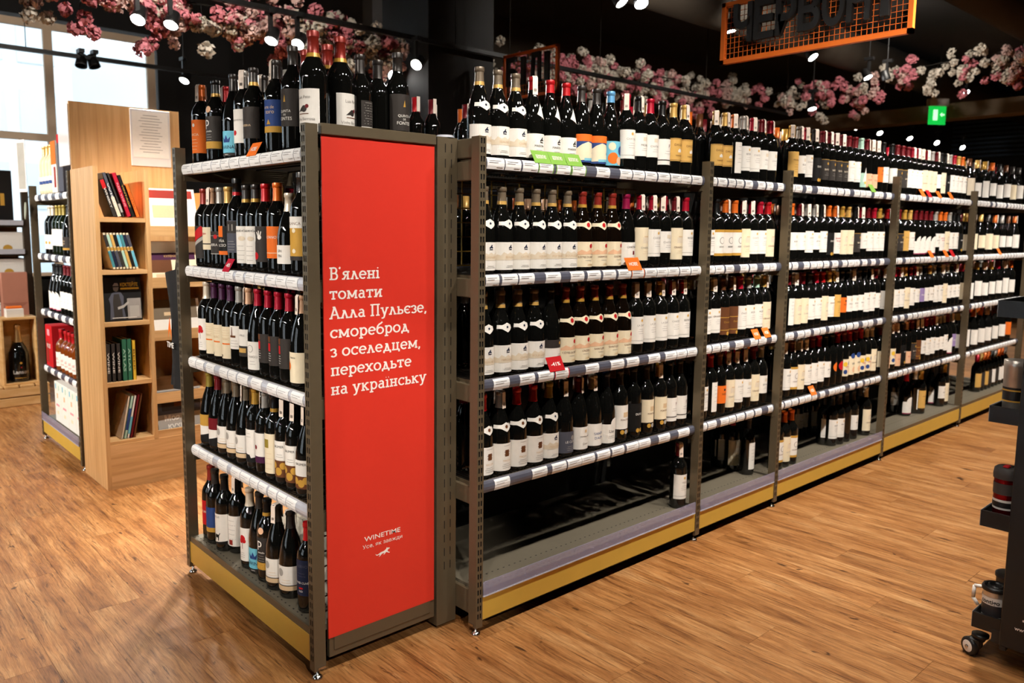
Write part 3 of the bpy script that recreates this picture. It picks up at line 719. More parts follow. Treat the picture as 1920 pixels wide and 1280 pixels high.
# burgundy houses
for nm in ('MERCUREY', 'VOLNAY', 'BEAUNE', 'POMMARD', 'CHITRY', 'BOURGOGNE'):
    des('al_'+nm, 'bg', cap='taupe', band='tan', L=(.012, .108, 88, 'white'), P=mount('pale', .07)+LEAFY(0, .092, 1.15, 'navy')+[('t', nm, 0, .053, .0075, 'sand'), ('l', -.02, .02, .026, 2, .005, 'grey')], neck='shield')
for nm in ('CÔTES DU RHÔNE', 'HERMITAGE', 'GIGONDAS', 'SAINT JOSEPH', 'CROZES'):
    des('gu_'+nm, 'bg', g='b', cap='rust', band='gold', L=(.012, .108, 82, 'cream'), P=[('p', [(-.05, .066), (-.03, .078), (-.01, .070), (.01, .080), (.03, .070), (.05, .074), (.05, .062), (-.05, .058)], 'peach'), ('d', .012, .092, .0085, 'red'), ('t', nm, 0, .046, .0072, 'brown'), ('l', -.022, .022, .036, 1, .004, 'grey'), ('l', -.008, .028, .022, 2, .004, 'tan')], neck='redseal', lab='cream')
des('rx', 'bg', cap='red', ln=.06, L=(.012, .112, 82, 'white'), P=[('r', -.009, .009, .064, .088, 'brown'), ('r', -.012, .012, .070, .072, 'brown'), ('r', -.012, .012, .080, .082, 'brown'), ('l', -.02, .02, .103, 1, .004, 'grey'), ('t', 'MACON', 0, .046, .0065, 'sand'), ('l', -.022, .022, .036, 3, .007, 'grey')], neck='brownseal')
D['rx2'] = dict(D['rx'], cap='silver')
des('mai', 'bg', cap='red', ln=.045, L=(.014, .098, 82, 'white'), P=LEAFY(.01, .078, 1.3, 'ink')+[('t', 'MAISON', 0, .052, .0075, 'ink'), ('l', -.02, .02, .040, 2, .006, 'grey')], neck='tri')
des('wave', 'bg', cap='dark', L=(.014, .118, 82, 'blue'), P=[('r', -.058, .058, .092, .118, 'orange'), ('p', [(-.058, .06), (-.03, .08), (-.005, .09), (.02, .084), (.03, .066), (.02, .05), (.035, .04), (.03, .026), (-.058, .02)], 'cream'), ('p', [(-.02, .03), (.04, .032), (.05, .022), (-.02, .02)], 'sky')], lab='blue wave')
des('flow', 'bg', cap='bluecap', ln=.042, L=(.012, .105, 82, 'sky'), P=[('d', -.02, .04, .022, 'orange'), ('d', .02, .07, .018, 'blue'), ('d', .01, .03, .016, 'peach'), ('d', -.025, .085, .015, 'cream'), ('d', .035, .04, .014, 'cream')], lab='blue and orange')
des('chp', 'bg', cap='magenta', L=(.014, .105, 82, 'white'), P=[('t', 'CHATEAU', 0, .082, .008, 'ink'), ('r', .002, .012, .055, .07, 'wine'), ('t', 'Pignan', 0, .03, .008, 'grey')])
des('darkhalf', 'bg', cap='black', L=(.014, .105, 82, 'white'), P=[('r', -.0595, .0595, .075, .1055, 'dark'), ('d', .012, .093, .006, 'gold'), ('l', -.004, .028, .05, 3, .006, 'grey')], lab='black and white')
des('lecl', 'bg', cap='dark', L=(.016, .10, 80, 'slate'), P=[('t', 'LE CLOS', 0, .055, .009, 'white'), ('d', .01, .075, .009, 'grey'), ('l', -.02, .02, .04, 3, .007, 'silver')], lab='grey')
des('script', 'bg', cap='wine', L=(.016, .105, 80, 'white'), P=[('r', -.006, .006, .082, .094, 'sand'), ('t', 'CHATEAUNEUF', 0, .064, .0055, 'ink'), ('t', 'Cuvee', 0, .034, .008, 'grey')])
des('domb', 'bg', cap='silver', L=(.016, .105, 80, 'white'), P=[('t', 'SAINTE', 0, .06, .010, 'blue'), ('t', "D'AUPI", 0, .042, .010, 'blue')])
des('lise', 'bg', cap='navy', L=(.012, .09, 80, 'white'), P=[('d', .016, .092, .022, 'white'), ('t', 'Lise', 0, .055, .012, 'ink'), ('l', -.02, .02, .04, 2, .007, 'grey')])
# bordeaux
LX = (.045, .158, 80, 'white')
for k, cap, txt, c2 in (('b_red', 'crimson', 'CHATEAU', 'grey'), ('b_blk', 'black', 'MICHEL', 'ink'), ('b_wine', 'wine', 'VIEUX', 'grey'), ('b_gold', 'gold', "LA DAME", 'grey'), ('b_tan', 'tan', 'GRAND VIN', 'brown'), ('b_org', 'orange', 'RESERVE', 'ink'), ('b_sil', 'silver', 'ESTATE', 'ink')):
    des(k, cap=cap, L=LX, P=[('t', txt, 0, .118, .008, c2), ('l', -.02, .02, .105, 3, .009, 'grey'), ('d', .0, .142, .006, 'tan'), ('r', -.05, .05, .058, .0592, 'grey')])
    des(k+'2', cap=cap, L=(.06, .15, 80, 'white'), P=[('t', txt, 0, .10, .008, c2), ('l', -.018, .018, .09, 2, .008, 'grey'), ('r', -.01, .01, .120, .136, 'pale')])
    des(k+'3', cap=cap, L=(.03, .165, 80, 'cream'), P=[('r', -.018, .018, .10, .125, 'pale'), ('r', -.012, .012, .125, .130, 'sand'), ('t', txt, 0, .078, .008, c2), ('l', -.02, .02, .066, 2, .009, 'sand')], lab='cream')
    des(k+'4', cap=cap, L=(.04, .16, 80, 'white'), P=[('r', -.052, .052, .148, .16, 'gold'), ('r', -.052, .052, .040, .052, 'gold'), ('d', .0, .11, .016, 'grey'), ('d', .0, .11, .013, 'white'), ('t', txt, 0, .078, .007, c2)], lab='gold-edged white')
des('dauz', cap='tan', L=(.055, .15, 80, 'tan'), P=[('t', 'DAUZAC', 0, .118, .0095, 'brown'), ('r', -.010, .010, .092, .102, 'white'), ('p', [(-.006, .102), (.006, .102), (0, .109)], 'white'), ('t', 'MARGAUX', 0, .075, .006, 'brown'), ('r', -.05, .05, .146, .1475, 'brown'), ('r', -.05, .05, .0585, .06, 'brown')], lab='ochre')
des('medal', cap='gold', L=(.055, .155, 80, 'cream'), P=[('r', -.014, .014, .105, .125, 'sand'), ('t', 'FONTAINE', 0, .09, .0075, 'brown'), ('d', -.018, .042, .0095, 'gold'), ('d', .002, .042, .0095, 'silver'), ('d', .022, .042, .0095, 'gold')], lab='cream')
D['medalw'] = dict(D['medal'], cap='gold', L=(.055, .155, 80, 'white'), lab='white')
des('pline', cap='black', L=(.035, .14, 80, 'white'), P=[('t', 'P', .008, .105, .014, 'wine'), ('r', -.05, .05, .052, .056, 'ink'), ('l', -.018, .018, .09, 2, .01, 'grey')])
des('darkl', cap='black', L=(.03, .15, 80, 'black'), P=[('t', 'DUVEL', 0, .10, .009, 'white'), ('d', -.008, .035, .009, 'gold'), ('d', .012, .035, .009, 'gold')], lab='black')
des('darkg', cap='wine', L=(.04, .15, 80, 'dark'), P=[('d', .0, .125, .007, 'gold'), ('t', 'BARON', 0, .09, .009, 'pale'), ('l', -.02, .02, .075, 2, .01, 'grey'), ('r', -.05, .05, .146, .148, 'gold')], lab='dark')
des('bronze', cap='brown', L=(.03, .16, 80, 'brown'), P=[('r', -.05, .05, .11, .113, 'gold'), ('t', 'Ornellaia', 0, .085, .009, 'gold'), ('r', -.05, .05, .05, .053, 'gold'), ('d', 0, .036, .009, 'gold')], lab='bronze')
des('org', cap='orange', L=(.06, .145, 80, 'orange'), P=[('t', 'NOIR', 0, .10, .009, 'ink'), ('r', -.006, .006, .12, .13, 'ink')], lab='orange')
des('ochre', cap='gold', L=(.04, .165, 80, 'tan'), P=[('t', 'PAUILLAC', 0, .12, .008, 'brown'), ('l', -.02, .02, .1, 4, .012, 'brown')], lab='ochre')
des('narrow', cap='red', L=(.03, .17, 40, 'white'), P=[('l', -.014, .014, .15, 5, .018, 'grey')])
des('discor', cap='black', L=(.06, .145, 24, 'black'), P=[('d', 0, .11, .026, 'orange')], lab='orange disc')
des('discred', cap='black', L=(.06, .145, 24, 'black'), P=[('d', 0, .11, .026, 'red')], lab='red disc')
des('multi', cap='wine', L=(.04, .14, 80, 'cream'), P=[('d', -.02, .11, .014, 'yellow'), ('d', .015, .115, .014, 'blue'), ('d', -.018, .065, .013, 'blue'), ('d', .02, .07, .014, 'orange'), ('t', 'VIVA', 0, .088, .012, 'red')], lab='bright patterned')
des('bluetop', 'bx', cap='wine', L=(.04, .15, 80, 'cream'), P=[('d', -.014, .152, .016, 'blue'), ('d', .016, .152, .016, 'blue'), ('t', 'VINO', 0, .10, .012, 'navy'), ('d', 0, .07, .018, 'peach')], lab='blue-topped')
des('whitelo', cap='mint', L=(.02, .10, 80, 'mint'), P=[('p', [(-.02, .05), (.0, .13), (.02, .05)], 'white'), ('d', .0, .045, .008, 'yellow')], lab='pale green')
des('pinkl', cap='peach', L=(.02, .10, 80, 'peach'), P=[('t', 'ROSSO', 0, .06, .009, 'red'), ('d', .01, .085, .006, 'red')], lab='pink')
des('redtext', cap='orange', L=(.035, .15, 80, 'white'), P=[('t', 'BARBERA', 0, .115, .009, 'red'), ('t', 'ROERO', 0, .10, .009, 'red'), ('l', -.02, .02, .085, 3, .01, 'grey')])
des('lilac', cap='silver', L=(.06, .15, 80, 'lilac'), P=[('t', 'PINOT', 0, .10, .01, 'white')], lab='lilac')
des('arch', 'bg', cap='wine', L=(.02, .10, 80, 'white'), P=[('d', 0, .098, .034, 'white'), ('l', -.02, .02, .09, 4, .012, 'grey'), ('r', -.057, .057, .016, .022, 'magenta')])
# end display
des('e_cau', cap='orange', L=(.04, .165, 75, 'orange'), P=[('d', 0, .145, .007, 'white'), ('t', 'GARCIA', 0, .105, .009, 'cream'), ('l', -.02, .02, .09, 4, .012, 'cream')], lab='orange')
des('e_red', cap='dark', L=(.06, .16, 75, 'red'), P=[('t', 'ROBLE', 0, .11, .009, 'cream')], lab='red')
des('e_p', cap='black', band='gold', L=(.045, .165, 75, 'dark'), P=[('t', 'p', -.006, .13, .034, 'white'), ('t', 'pecado', 0, .108, .007, 'white'), ('l', -.015, .015, .098, 3, .009, 'silver'), ('r', -.049, .049, .048, .074, 'gold'), ('l', -.02, .02, .064, 2, .008, 'ink'), ('d', 0, .19, .012, 'peach')], lab='dark')
des('e_w', cap='red', L=(.03, .15, 70, 'white'), P=[('l', -.02, .02, .13, 5, .018, 'grey'), ('r', -.012, .006, .035, .055, 'rust')])
des('e_crown', 'bg', cap='dark', L=(.022, .098, 75, 'sky'), P=[('t', 'CARINA', 0, .036, .012, 'navy'), ('p', [(-.014, .058), (.014, .058), (.018, .078), (.008, .068), (0, .084), (-.008, .068), (-.018, .078)], 'blue'), ('r', -.053, .053, .012, .020, 'dark'), ('t', 'TINTO', 0, .0135, .004, 'white')], lab='light blue')
des('e_wh', cap='silver', L=(.05, .165, 75, 'white'), P=[('t', 'MURVIEDRO', 0, .125, .006, 'grey'), ('d', -.012, .085, .009, 'red')])
des('e_dk', cap='dark', band='gold', L=(.06, .165, 75, 'dark'), P=[('t', 'RESERVA', 0, .10, .007, 'sand')], lab='dark grey')
des('e_ro', 'bg', cap='dark', L=(.035, .11, 75, 'dark'), P=[('t', 'arte de', 0, .082, .010, 'sand'), ('t', 'toro', .004, .066, .012, 'sand'), ('r', -.054, .054, .034, .046, 'gold')], lab='dark')
des('e_bl', 'bx', cap='dark', L=(.068, .17, 78, 'blue'), P=[('t', 'arte de', 0, .142, .010, 'sand'), ('t', 'toro', .004, .126, .013, 'sand'), ('r', -.0505, .0505, .066, .086, 'gold'), ('p', [(-.008, .092), (.008, .092), (0, .108)], 'gold')], lab='blue')
des('e_fo', 'bt', cap='dark', L=(.075, .19, 75, 'dark'), P=[('t', 'QUINTA', 0, .118, .008, 'white'), ('t', 'DE', 0, .108, .006, 'white'), ('t', 'FONTES', 0, .094, .010, 'white'), ('p', [(-.004, .15), (.004, .15), (.001, .172)], 'gold')], lab='dark brown')
des('e_mg', 'mg', g='d', cap='rust', band='gold', ln=.075, L=(.045, .17, 68, 'white'), P=[('d', .002, .112, .010, 'dark'), ('d', .012, .119, .006, 'wine'), ('p', [(-.022, .104), (-.006, .118), (-.002, .106)], 'dark'), ('r', -.02, .018, .096, .0985, 'brown'), ('t', 'Vinha Barrosa', 0, .078, .009, 'grey'), ('t', 'Luis Pato', 0, .142, .009, 'grey'), ('l', -.02, .02, .06, 2, .008, 'grey')])
des('e_bk', 'bx', cap='dark', L=(.05, .155, 45, 'dark'), P=[('l', -.022, .022, .148, 9, .008, 'silver'), ('r', -.029, .029, .050, .075, 'white'), ('r', -.02, -.004, .054, .07, 'ink')], lab='dark')
des('e_nl', 'bx', cap='dark', L=None)
des('e2_diag', cap='rust', L=(.03, .155, 70, 'dark'), P=[('p', [(-.045, .11), (.02, .155), (.045, .13), (-.045, .075)], 'red'), ('p', [(-.045, .072), (.045, .127), (.045, .112), (-.045, .058)], 'silver')], lab='red striped')
des('e2_cr', cap='peach', L=(.065, .15, 70, 'cream'), P=[('t', 'rubio', -.005, .122, .009, 'red'), ('r', -.046, .046, .085, .089, 'ink')], lab='cream')
des('e2_dk', cap='silver', L=(.05, .135, 70, 'dark'), P=[('r', -.046, .046, .118, .1195, 'silver'), ('d', .012, .115, .008, 'red'), ('t', 'LABRA', 0, .08, .010, 'white'), ('r', -.046, .046, .05, .053, 'silver')], lab='dark')
des('e2_ol', cap='tan', L=(.05, .155, 70, 'black'), P=[('r', -.046, .01, .115, .155, 'orange'), ('t', 'VIÑA', 0, .096, .010, 'white'), ('t', 'ALCEO', 0, .080, .010, 'white'), ('r', -.046, .046, .05, .064, 'orange')], lab='black and orange')
des('e2_11', 'bt', cap='black', band='red', L=(.06, .175, 70, 'slate'), P=[('r', -.025, .025, .13, .172, 'dark'), ('t', '11', 0, .138, .024, 'silver'), ('l', -.02, .02, .10, 4, .01, 'silver')], lab='slate grey')
des('e2_wh', cap='dark', band='gold', L=(.025, .155, 78, 'white'), P=[('t', 'ALBUKHÓA', 0, .135, .0075, 'ink'), ('d', .006, .112, .014, 'pale', .008), ('l', -.02, .02, .085, 4, .016, 'grey')])
des('e2_hand', cap='red', L=(.035, .155, 75, 'dark'), P=[('d', .006, .118, .008, 'white'), ('p', [(.0, .12), (-.008, .135), (-.005, .137), (.002, .127)], 'white'), ('p', [(.003, .124), (.001, .140), (.005, .140), (.007, .124)], 'white'), ('p', [(.008, .123), (.011, .138), (.015, .137), (.011, .121)], 'white'), ('d', -.012, .055, .013, 'red'), ('d', -.024, .115, .010, 'white', .018)], lab='black hand-print')
des('e2_or', cap='orange', L=(.05, .155, 75, 'orange'), P=[('t', 'ALTANO', 0, .115, .009, 'white'), ('r', -.049, .049, .066, .069, 'peach')], lab='orange')
des('e2_lo', 'bs', cap='pale', L=(.035, .095, 75, 'white'), P=[('t', 'SIN', -.005, .072, .009, 'ink'), ('t', 'FIN', -.005, .056, .009, 'ink')])
des('e2_go', 'bt', cap='dark', L=(.05, .185, 75, 'gold'), P=[('r', -.0505, .0505, .150, .186, 'white'), ('t', 'BLANCA', 0, .16, .009, 'brown'), ('d', 0, .142, .007, 'cream'), ('d', 0, .078, .007, 'cream'), ('r', -.0505, .0505, .049, .062, 'dark')], lab='white and gold')
des('e3_tr', cap='pale', ln=.065, L=(.03, .155, 65, 'white'), P=[('d', 0, .115, .013, 'red'), ('d', -.007, .105, .009, 'red'), ('d', .008, .106, .008, 'red'), ('r', -.001, .001, .075, .10, 'wine'), ('l', -.012, .012, .06, 3, .008, 'grey')])
des('e3_cr', cap='purple', L=(.025, .145, 75, 'cream'), P=[('t', 'ISAAC', 0, .095, .009, 'sand'), ('r', -.018, .018, .078, .083, 'orange'), ('l', -.02, .02, .13, 3, .009, 'sand'), ('d', -.02, .035, .005, 'ink')], lab='cream')
des('e3_wb', cap='silver', L=(.07, .155, 75, 'white'), P=[('p', [(-.012, .12), (-.006, .12), (-.008, .15), (-.011, .15)], 'brown'), ('r', -.02, .008, .112, .12, 'brown'), ('l', -.02, .02, .10, 3, .01, 'grey')])
des('e3_ws', cap='peach', L=(.055, .15, 75, 'white'), P=[('t', 'SMILE', 0, .125, .007, 'grey'), ('r', -.0495, .0495, .052, .09, 'dark'), ('r', -.02, .016, .066, .082, 'tan')])
des('e3_bu', 'bg', cap='crimson', L=(.016, .115, 75, 'white'), P=[('d', -.008, .09, .013, 'grey'), ('d', -.008, .09, .0115, 'white'), ('t', 'TANGO', 0, .058, .008, 'grey'), ('l', -.015, .015, .045, 2, .01, 'grey')])
des('e3_sq', cap='crimson', L=(.05, .15, 75, 'dark'), P=[('r', -.028, -.006, .098, .125, 'red'), ('r', -.028, -.006, .13, .148, 'brown'), ('l', -.026, -.002, .09, 4, .008, 'white')], lab='black and red')
des('e3_or', 'bg', cap='peach', L=(.016, .115, 75, 'cream'), P=[('d', -.03, .07, .016, 'orange'), ('t', 'Merlot', -.004, .095, .006, 'ink')], lab='cream')
des('e4_dg', 'bg', cap='olive', L=(.02, .13, 75, 'white'), P=[('r', -.0545, .0545, .085, .1305, 'gold'), ('p', [(-.0545, .02), (.0545, .02), (.0545, .062), (-.0545, .036)], 'black')], lab='gold and white')
des('e4_dr', 'bg', cap='wine', L=(.02, .13, 75, 'white'), P=[('r', -.0545, .0545, .085, .1305, 'wine'), ('p', [(-.0545, .02), (.0545, .02), (.0545, .062), (-.0545, .036)], 'black')], lab='red and white')
des('e4_ci', 'bg', cap='taupe', L=(.03, .115, 75, 'white'), P=[('d', -.012, .092, .012, 'silver', .014), ('l', -.01, .028, .066, 2, .01, 'sand'), ('r', -.0545, .0545, .030, .046, 'sand'), ('r', -.0545, .0545, .046, .049, 'ink')])
des('e4_an', 'bx', cap='gold', L=(.03, .15, 45, 'white'), P=[('p', [(-.028, .03), (.028, .03), (.028, .05), (.012, .046), (.006, .058), (-.016, .06), (-.022, .07), (-.028, .066)], 'black'), ('l', -.014, .014, .135, 2, .012, 'grey')])
des('e4_pu', 'bx', cap='silver', L=(.045, .155, 70, 'white'), P=[('r', -.046, .046, .045, .068, 'purple'), ('r', -.046, .046, .152, .156, 'ink'), ('d', -.012, .10, .008, 'wine')])
des('e4_sq', 'bx', cap='black', band='gold', L=(.025, .165, 62, 'cream'), P=[('r', -.022, .002, .115, .145, 'olive'), ('l', -.018, .018, .095, 4, .018, 'sand')], lab='cream')
des('e4_er', 'bx', cap='black', L=(.03, .155, 75, 'white'), P=[('t', 'BAUMER', 0, .132, .008, 'ink'), ('r', -.0495, .0495, .030, .088, 'brown'), ('d', -.02, .07, .012, 'gold'), ('d', .0, .05, .014, 'gold'), ('d', .018, .07, .012, 'gold'), ('l', -.01, .02, .108, 2, .008, 'grey')])
des('e4_eb', 'bg', cap='black', L=(.03, .125, 75, 'white'), P=[('t', 'BAUMER', 0, .108, .008, 'ink'), ('r', -.0545, .0545, .030, .072, 'brown'), ('d', -.02, .055, .012, 'gold'), ('d', .002, .048, .013, 'gold'), ('d', .02, .058, .012, 'gold')])
des('e5_bl', 'bx', cap='dark', L=(.05, .15, 75, 'blue'), P=[('r', -.0495, .0495, .05, .068, 'gold')], lab='blue')
des('e5_goat', 'bx', cap='black', L=(.03, .15, 65, 'white'), P=[('t', 'HIRCUS', -.006, .135, .007, 'ink'), ('p', [(-.014, .062), (-.012, .044), (-.009, .044), (-.008, .056), (.002, .056), (.003, .044), (.006, .044), (.008, .064), (.014, .076), (.010, .074), (.006, .068), (-.012, .070)], 'black'), ('p', [(-.041, .03), (.041, .03), (.041, .044), (-.041, .034)], 'black')])
des('e5_dk', 'bx', cap='red', L=(.06, .18, 75, 'navy'), P=[('t', 'CUERVO', 0, .155, .009, 'slate'), ('t', 'GRAND CUVÉE', 0, .10, .007, 'white'), ('r', -.008, .008, .082, .088, 'red'), ('t', 'RED', 0, .072, .006, 'white'), ('l', -.02, .02, .135, 2, .01, 'slate')], lab='navy')
des('lg_wh', 'bx', g='g', cap='olive', L=(.055, .155, 80, 'white'), P=[('l', -.02, .02, .13, 2, .02, 'pale')])
des('lg_bot', 'bx', g='d', cap='pale', L=(.03, .12, 80, 'white'), P=[('d', -.014, .07, .009, 'gold'), ('d', .014, .07, .009, 'gold')])
des('lg_red', 'bx', g='d', cap='wine', L=(.04, .14, 80, 'white'), P=[('l', -.02, .02, .12, 3, .02, 'grey')])
des('lg_cl', 'bx', g='c', cap='tan', L=(.02, .105, 80, 'cream'), P=[('r', -.051, .051, .060, .080, 'blue'), ('r', -.051, .051, .080, .106, 'white'), ('t', '1', 0, .064, .012, 'white')], lab='blue and cream')
des('lg_sp', 'sp', g='a', cap='red', L=(.03, .12, 80, 'white'), P=[('t', 'ROSÉ', 0, .07, .014, 'red'), ('t', 'FRANCE', 0, .048, .010, 'red')])

LAB = {}
def label_mesh(k):
    if k in LAB: return LAB[k]
    d = D[k]; t = d['t']; out = [None, None, None]
    if d['L']:
        z0, z1, ang, col = d['L']; R = rad_at(t, (z0+z1)/2); u_ = R*radians(ang)
        mb = MB(); wrap_rect(mb, cyl_fn(t, .0005, (z0+z1)/2), -u_, u_, z0, z1, paper(col), 18, 1); out[0] = mb.mesh('label')
        if d['P']: pm_ = MB(); prints(pm_, t, d['P'], (z0+z1)/2, .0009); out[1] = pm_.mesh('label_print')
    if d['neck']:
        nb = MB(); n = d['neck']
        if n == 'tri':
            fn = cyl_fn(t, .0009, .19); wrap_poly(nb, [(-.008, .165), (.022, .150), (.012, .205)], fn, paper('white'))
        else:
            zc = .172; fn = cyl_fn(t, .0009, zc); base = 'cream' if n == 'redseal' else 'white'
            N = 16
            for i in range(N):
                hw = .040 if n == 'shield' else .050; a, b = -hw+2*hw*i/N, -hw+2*hw*(i+1)/N
                lo = lambda x: zc-.006-.013*max(0, 1-abs(x)/.022); hi = lambda x: zc+.007+.008*max(0, 1-abs(x)/.02)
                nb.face([fn(a, lo(a)), fn(b, lo(b)), fn(b, hi(b)), fn(a, hi(a))], paper(base), True)
            fn2 = cyl_fn(t, .0015, zc); col = {'redseal': 'red', 'brownseal': 'brown', 'shield': 'navy'}[n]; r = {'redseal': .0085, 'brownseal': .006, 'shield': .004}[n]
            wrap_convex(nb, [(r*cos(2*pi*i/16), zc+r*sin(2*pi*i/16)) for i in range(16)], fn2, paper(col))
        out[2] = nb.mesh('neck_label')
    LAB[k] = out
    return out
ORD = 'first second third fourth fifth sixth seventh eighth ninth tenth eleventh twelfth thirteenth fourteenth fifteenth sixteenth seventeenth eighteenth nineteenth twentieth'.split()
CAPW = dict(taupe='taupe', tan='tan', rust='brick-red', wine='dark red', crimson='red', silver='silver', dark='dark grey', black='black', gold='gold', olive='olive', navy='navy', magenta='magenta', bluecap='sky-blue', peach='peach', pale='pale', purple='purple', mint='mint green', brown='brown', orange='orange', red='red')
BPOS = []
def bottle(k, x, y, z, rz, label, group, strip=False, cap=None):
    BPOS.append((x, y, z))
    d = D[k]; t = d['t']
    T = thing('wine_bottle', label, 'wine bottle', (x, y, z), rz, group)
    ob('glass', body_mesh(t, d['g']), T)
    c = ob('capsule', cap_mesh(t, cap or d['cap'], d['band'] if not cap else None, d['ln']), T)
    if strip: ob('excise_strip', strip_mesh(t), T).rotation_euler = (0, 0, random.uniform(-.9, .3))
    lm, pm_, nm = label_mesh(k)
    if lm:
        l = ob('label', lm, T)
        if pm_: ob('label_print', pm_, l)
    if nm: ob('neck_label', nm, T)
    return T
def blabel(k, cap, n, where, extra=''):
    d = D[k]
    lw = (d['lab']+' label, ') if d['L'] else ''
    return 'bottle with %s%s capsule, %s from left, %s' % (lw, CAPW.get(cap or d['cap'], cap or d['cap']), ORD[n], where)
SHN = ['top shelf', 'second shelf', 'third shelf', 'fourth shelf', 'bottom shelf']
USED = {}   # (bay, shelf) -> list of x, for the rows behind
def row(bay, sh, items, py, y=None):
    y = y or YM+.09; z = (ZR[sh]+RH+.0005) if sh < 4 else ZB+.001
    lo_, hi_ = PX[bay]+.033, PX[bay+1]-.003; pos = []
    for it in items:
        dy = it[4] if len(it) > 4 else 0; r = rad_at(D[it[1]]['t'], .05)
        x = min(max(hit(it[0], py, 'y', y+dy-.03).x, lo_+r), hi_-r)
        if dy == 0:
            for q in reversed(pos):
                if q[2] == 0: x = max(x, q[0]+q[1]+r+.0006); break
        pos.append([x, r, dy])
    front = [q for q in pos if q[2] == 0]; lim = hi_
    for q in reversed(front):
        if q[0]+q[1] > lim: q[0] = lim-q[1]
        lim = q[0]-q[1]-.0006
    xs_ = [(q[0], q[1]) for q in front]
    for n, it in enumerate(items):
        k = it[1]; st = len(it) > 2 and 's' in it[2]; cap = it[3] if len(it) > 3 else None; x, r, dy = pos[n]
        bottle(k, x, y+dy, z, random.uniform(-.1, .12), blabel(k, cap, n, SHN[sh]+', '+BAYN[bay]), 'wine bottles on the %s, %s' % (SHN[sh], BAYN[bay]), st, cap)
    USED[(bay, sh)] = xs_
A = 'al_'; G = 'gu_'
row(0, 0, [(904, A+'BOURGOGNE'), (942, A+'BEAUNE'), (976, A+'CHITRY'), (1009, 'mai', 's'), (1041, 'mai'), (1071, 'mai'), (1100, 'wave'), (1128, 'wave'), (1154, 'flow'), (1184, 'b_red', 's'), (1207, 'b_blk2', 's'), (1228, 'b_red2'), (1251, 'pline'), (1272, 'dauz'), (1293, 'dauz', 's')], 265)
row(0, 1, [(917, A+'POMMARD'), (942, A+'BEAUNE'), (977, A+'CHITRY'), (1009, A+'VOLNAY'), (1040, A+'POMMARD'), (1072, A+'BOURGOGNE'), (1099, G+'CÔTES DU RHÔNE'), (1129, G+'HERMITAGE'), (1156, G+'GIGONDAS'), (1182, 'chp'), (1208, 'b_red3', 's'), (1231, 'b_red', 's'), (1251, 'b_red2', 's'), (1273, 'b_tan3', 's', 'wine'), (1293, 'b_org', '', 'crimson')], 480)
row(0, 2, [(915, A+'BEAUNE'), (940, A+'MERCUREY'), (973.6, A+'CHITRY'), (1005, A+'BOURGOGNE'), (1038, 'darkhalf'), (1066.6, G+'CÔTES DU RHÔNE'), (1095, G+'CROZES'), (1123, G+'SAINT JOSEPH'), (1150, G+'SAINT JOSEPH'), (1175, G+'GIGONDAS'), (1199, 'b_gold', 's'), (1222, 'b_gold', 's', 'tan'), (1244.5, 'b_gold', 's'), (1266, 'b_red', 's'), (1286, 'b_sil', 's', 'red')], 650)
row(0, 3, [(914, 'rx'), (939, 'rx2', 's'), (969, 'rx'), (1001, 'rx'), (1033, A+'MERCUREY', '', 'olive'), (1063, 'lecl', 's'), (1089, 'script', 's'), (1116.6, 'domb', 's'), (1143, 'lise'), (1169, 'medalw', '', 'dark'), (1194, 'darkl'), (1217.6, 'medal', '', 'dark'), (1242, 'medal', 's'), (1262, 'pline'), (1283, 'pline', '', 'dark')], 830)
row(0, 4, [(1290, 'b_wine', 's')], 900, y=YM+.075)
row(1, 0, [(1350, 'dauz', 's'), (1368, 'dauz', 's'), (1384, 'narrow', 's', 'orange'), (1402, 'b_sil', 's'), (1420, 'b_red', 's'), (1435, 'b_wine2', 's'), (1452, 'b_red2', 's')], 300)
row(1, 1, [(1344, 'b_org', '', 'brown'), (1361, 'b_sil4', '', 'black'), (1379, 'b_org4', 's'), (1395, 'b_org4', '', 'orange'), (1411, 'b_red3', 's', 'wine'), (1427, 'b_red', 's'), (1443, 'b_wine', '', 'crimson'), (1459, 'b_tan3', '', 'red')], 450)
row(1, 2, [(1342, 'b_org', 's', 'peach'), (1359, 'b_tan', 's'), (1375, 'bronze'), (1392, 'bronze', 's'), (1408, 'b_red'), (1425, 'b_sil'), (1441, 'b_blk', '', 'mint'), (1455, 'b_tan3', 's')], 580)
row(1, 3, [(1338, 'b_tan', 's', 'wine'), (1354, 'narrow'), (1368, 'org', '', 'brown'), (1383, 'b_red3', 's'), (1400, 'b_red', 's'), (1415, 'b_wine2', 's'), (1432, 'b_tan3', '', 'wine'), (1447, 'b_sil2')], 720)
row(1, 4, [(1381, 'b_wine2', '', None, .22), (1403, 'b_red', '', None, .20), (1419, 'b_red3', '', None, .14), (1432, 'narrow', '', 'black', .05)], 830)
row(2, 0, [(1492, 'ochre', 's'), (1505, 'b_sil2', 's'), (1518, 'b_red', 's'), (1535, 'darkl', 's'), (1550, 'darkg', 's'), (1561, 'darkg', 's'), (1575, 'darkg', 's'), (1585, 'darkg', 's'), (1597, 'b_red', '', 'wine'), (1611, 'b_wine', '', 'wine'), (1622, 'whitelo'), (1637, 'pinkl', 's', 'wine'), (1649, 'pinkl', 's'), (1663, 'org', 's', 'peach'), (1674, 'b_blk2')], 320)
row(2, 1, [(1491, 'b_org2', '', 'orange'), (1506, 'b_wine2', 's'), (1521, 'b_sil', 's'), (1533, 'b_sil2', 's'), (1547, 'b_blk', 's'), (1560, 'darkl', '', 'orange'), (1572, 'redtext', 's'), (1585, 'b_gold3', '', 'gold'), (1597, 'b_tan3', '', 'tan'), (1610, 'darkg', 's', 'black'), (1622, 'b_red2', 's'), (1633, 'b_wine'), (1645, 'b_wine', '', 'crimson'), (1658, 'b_gold')], 450)
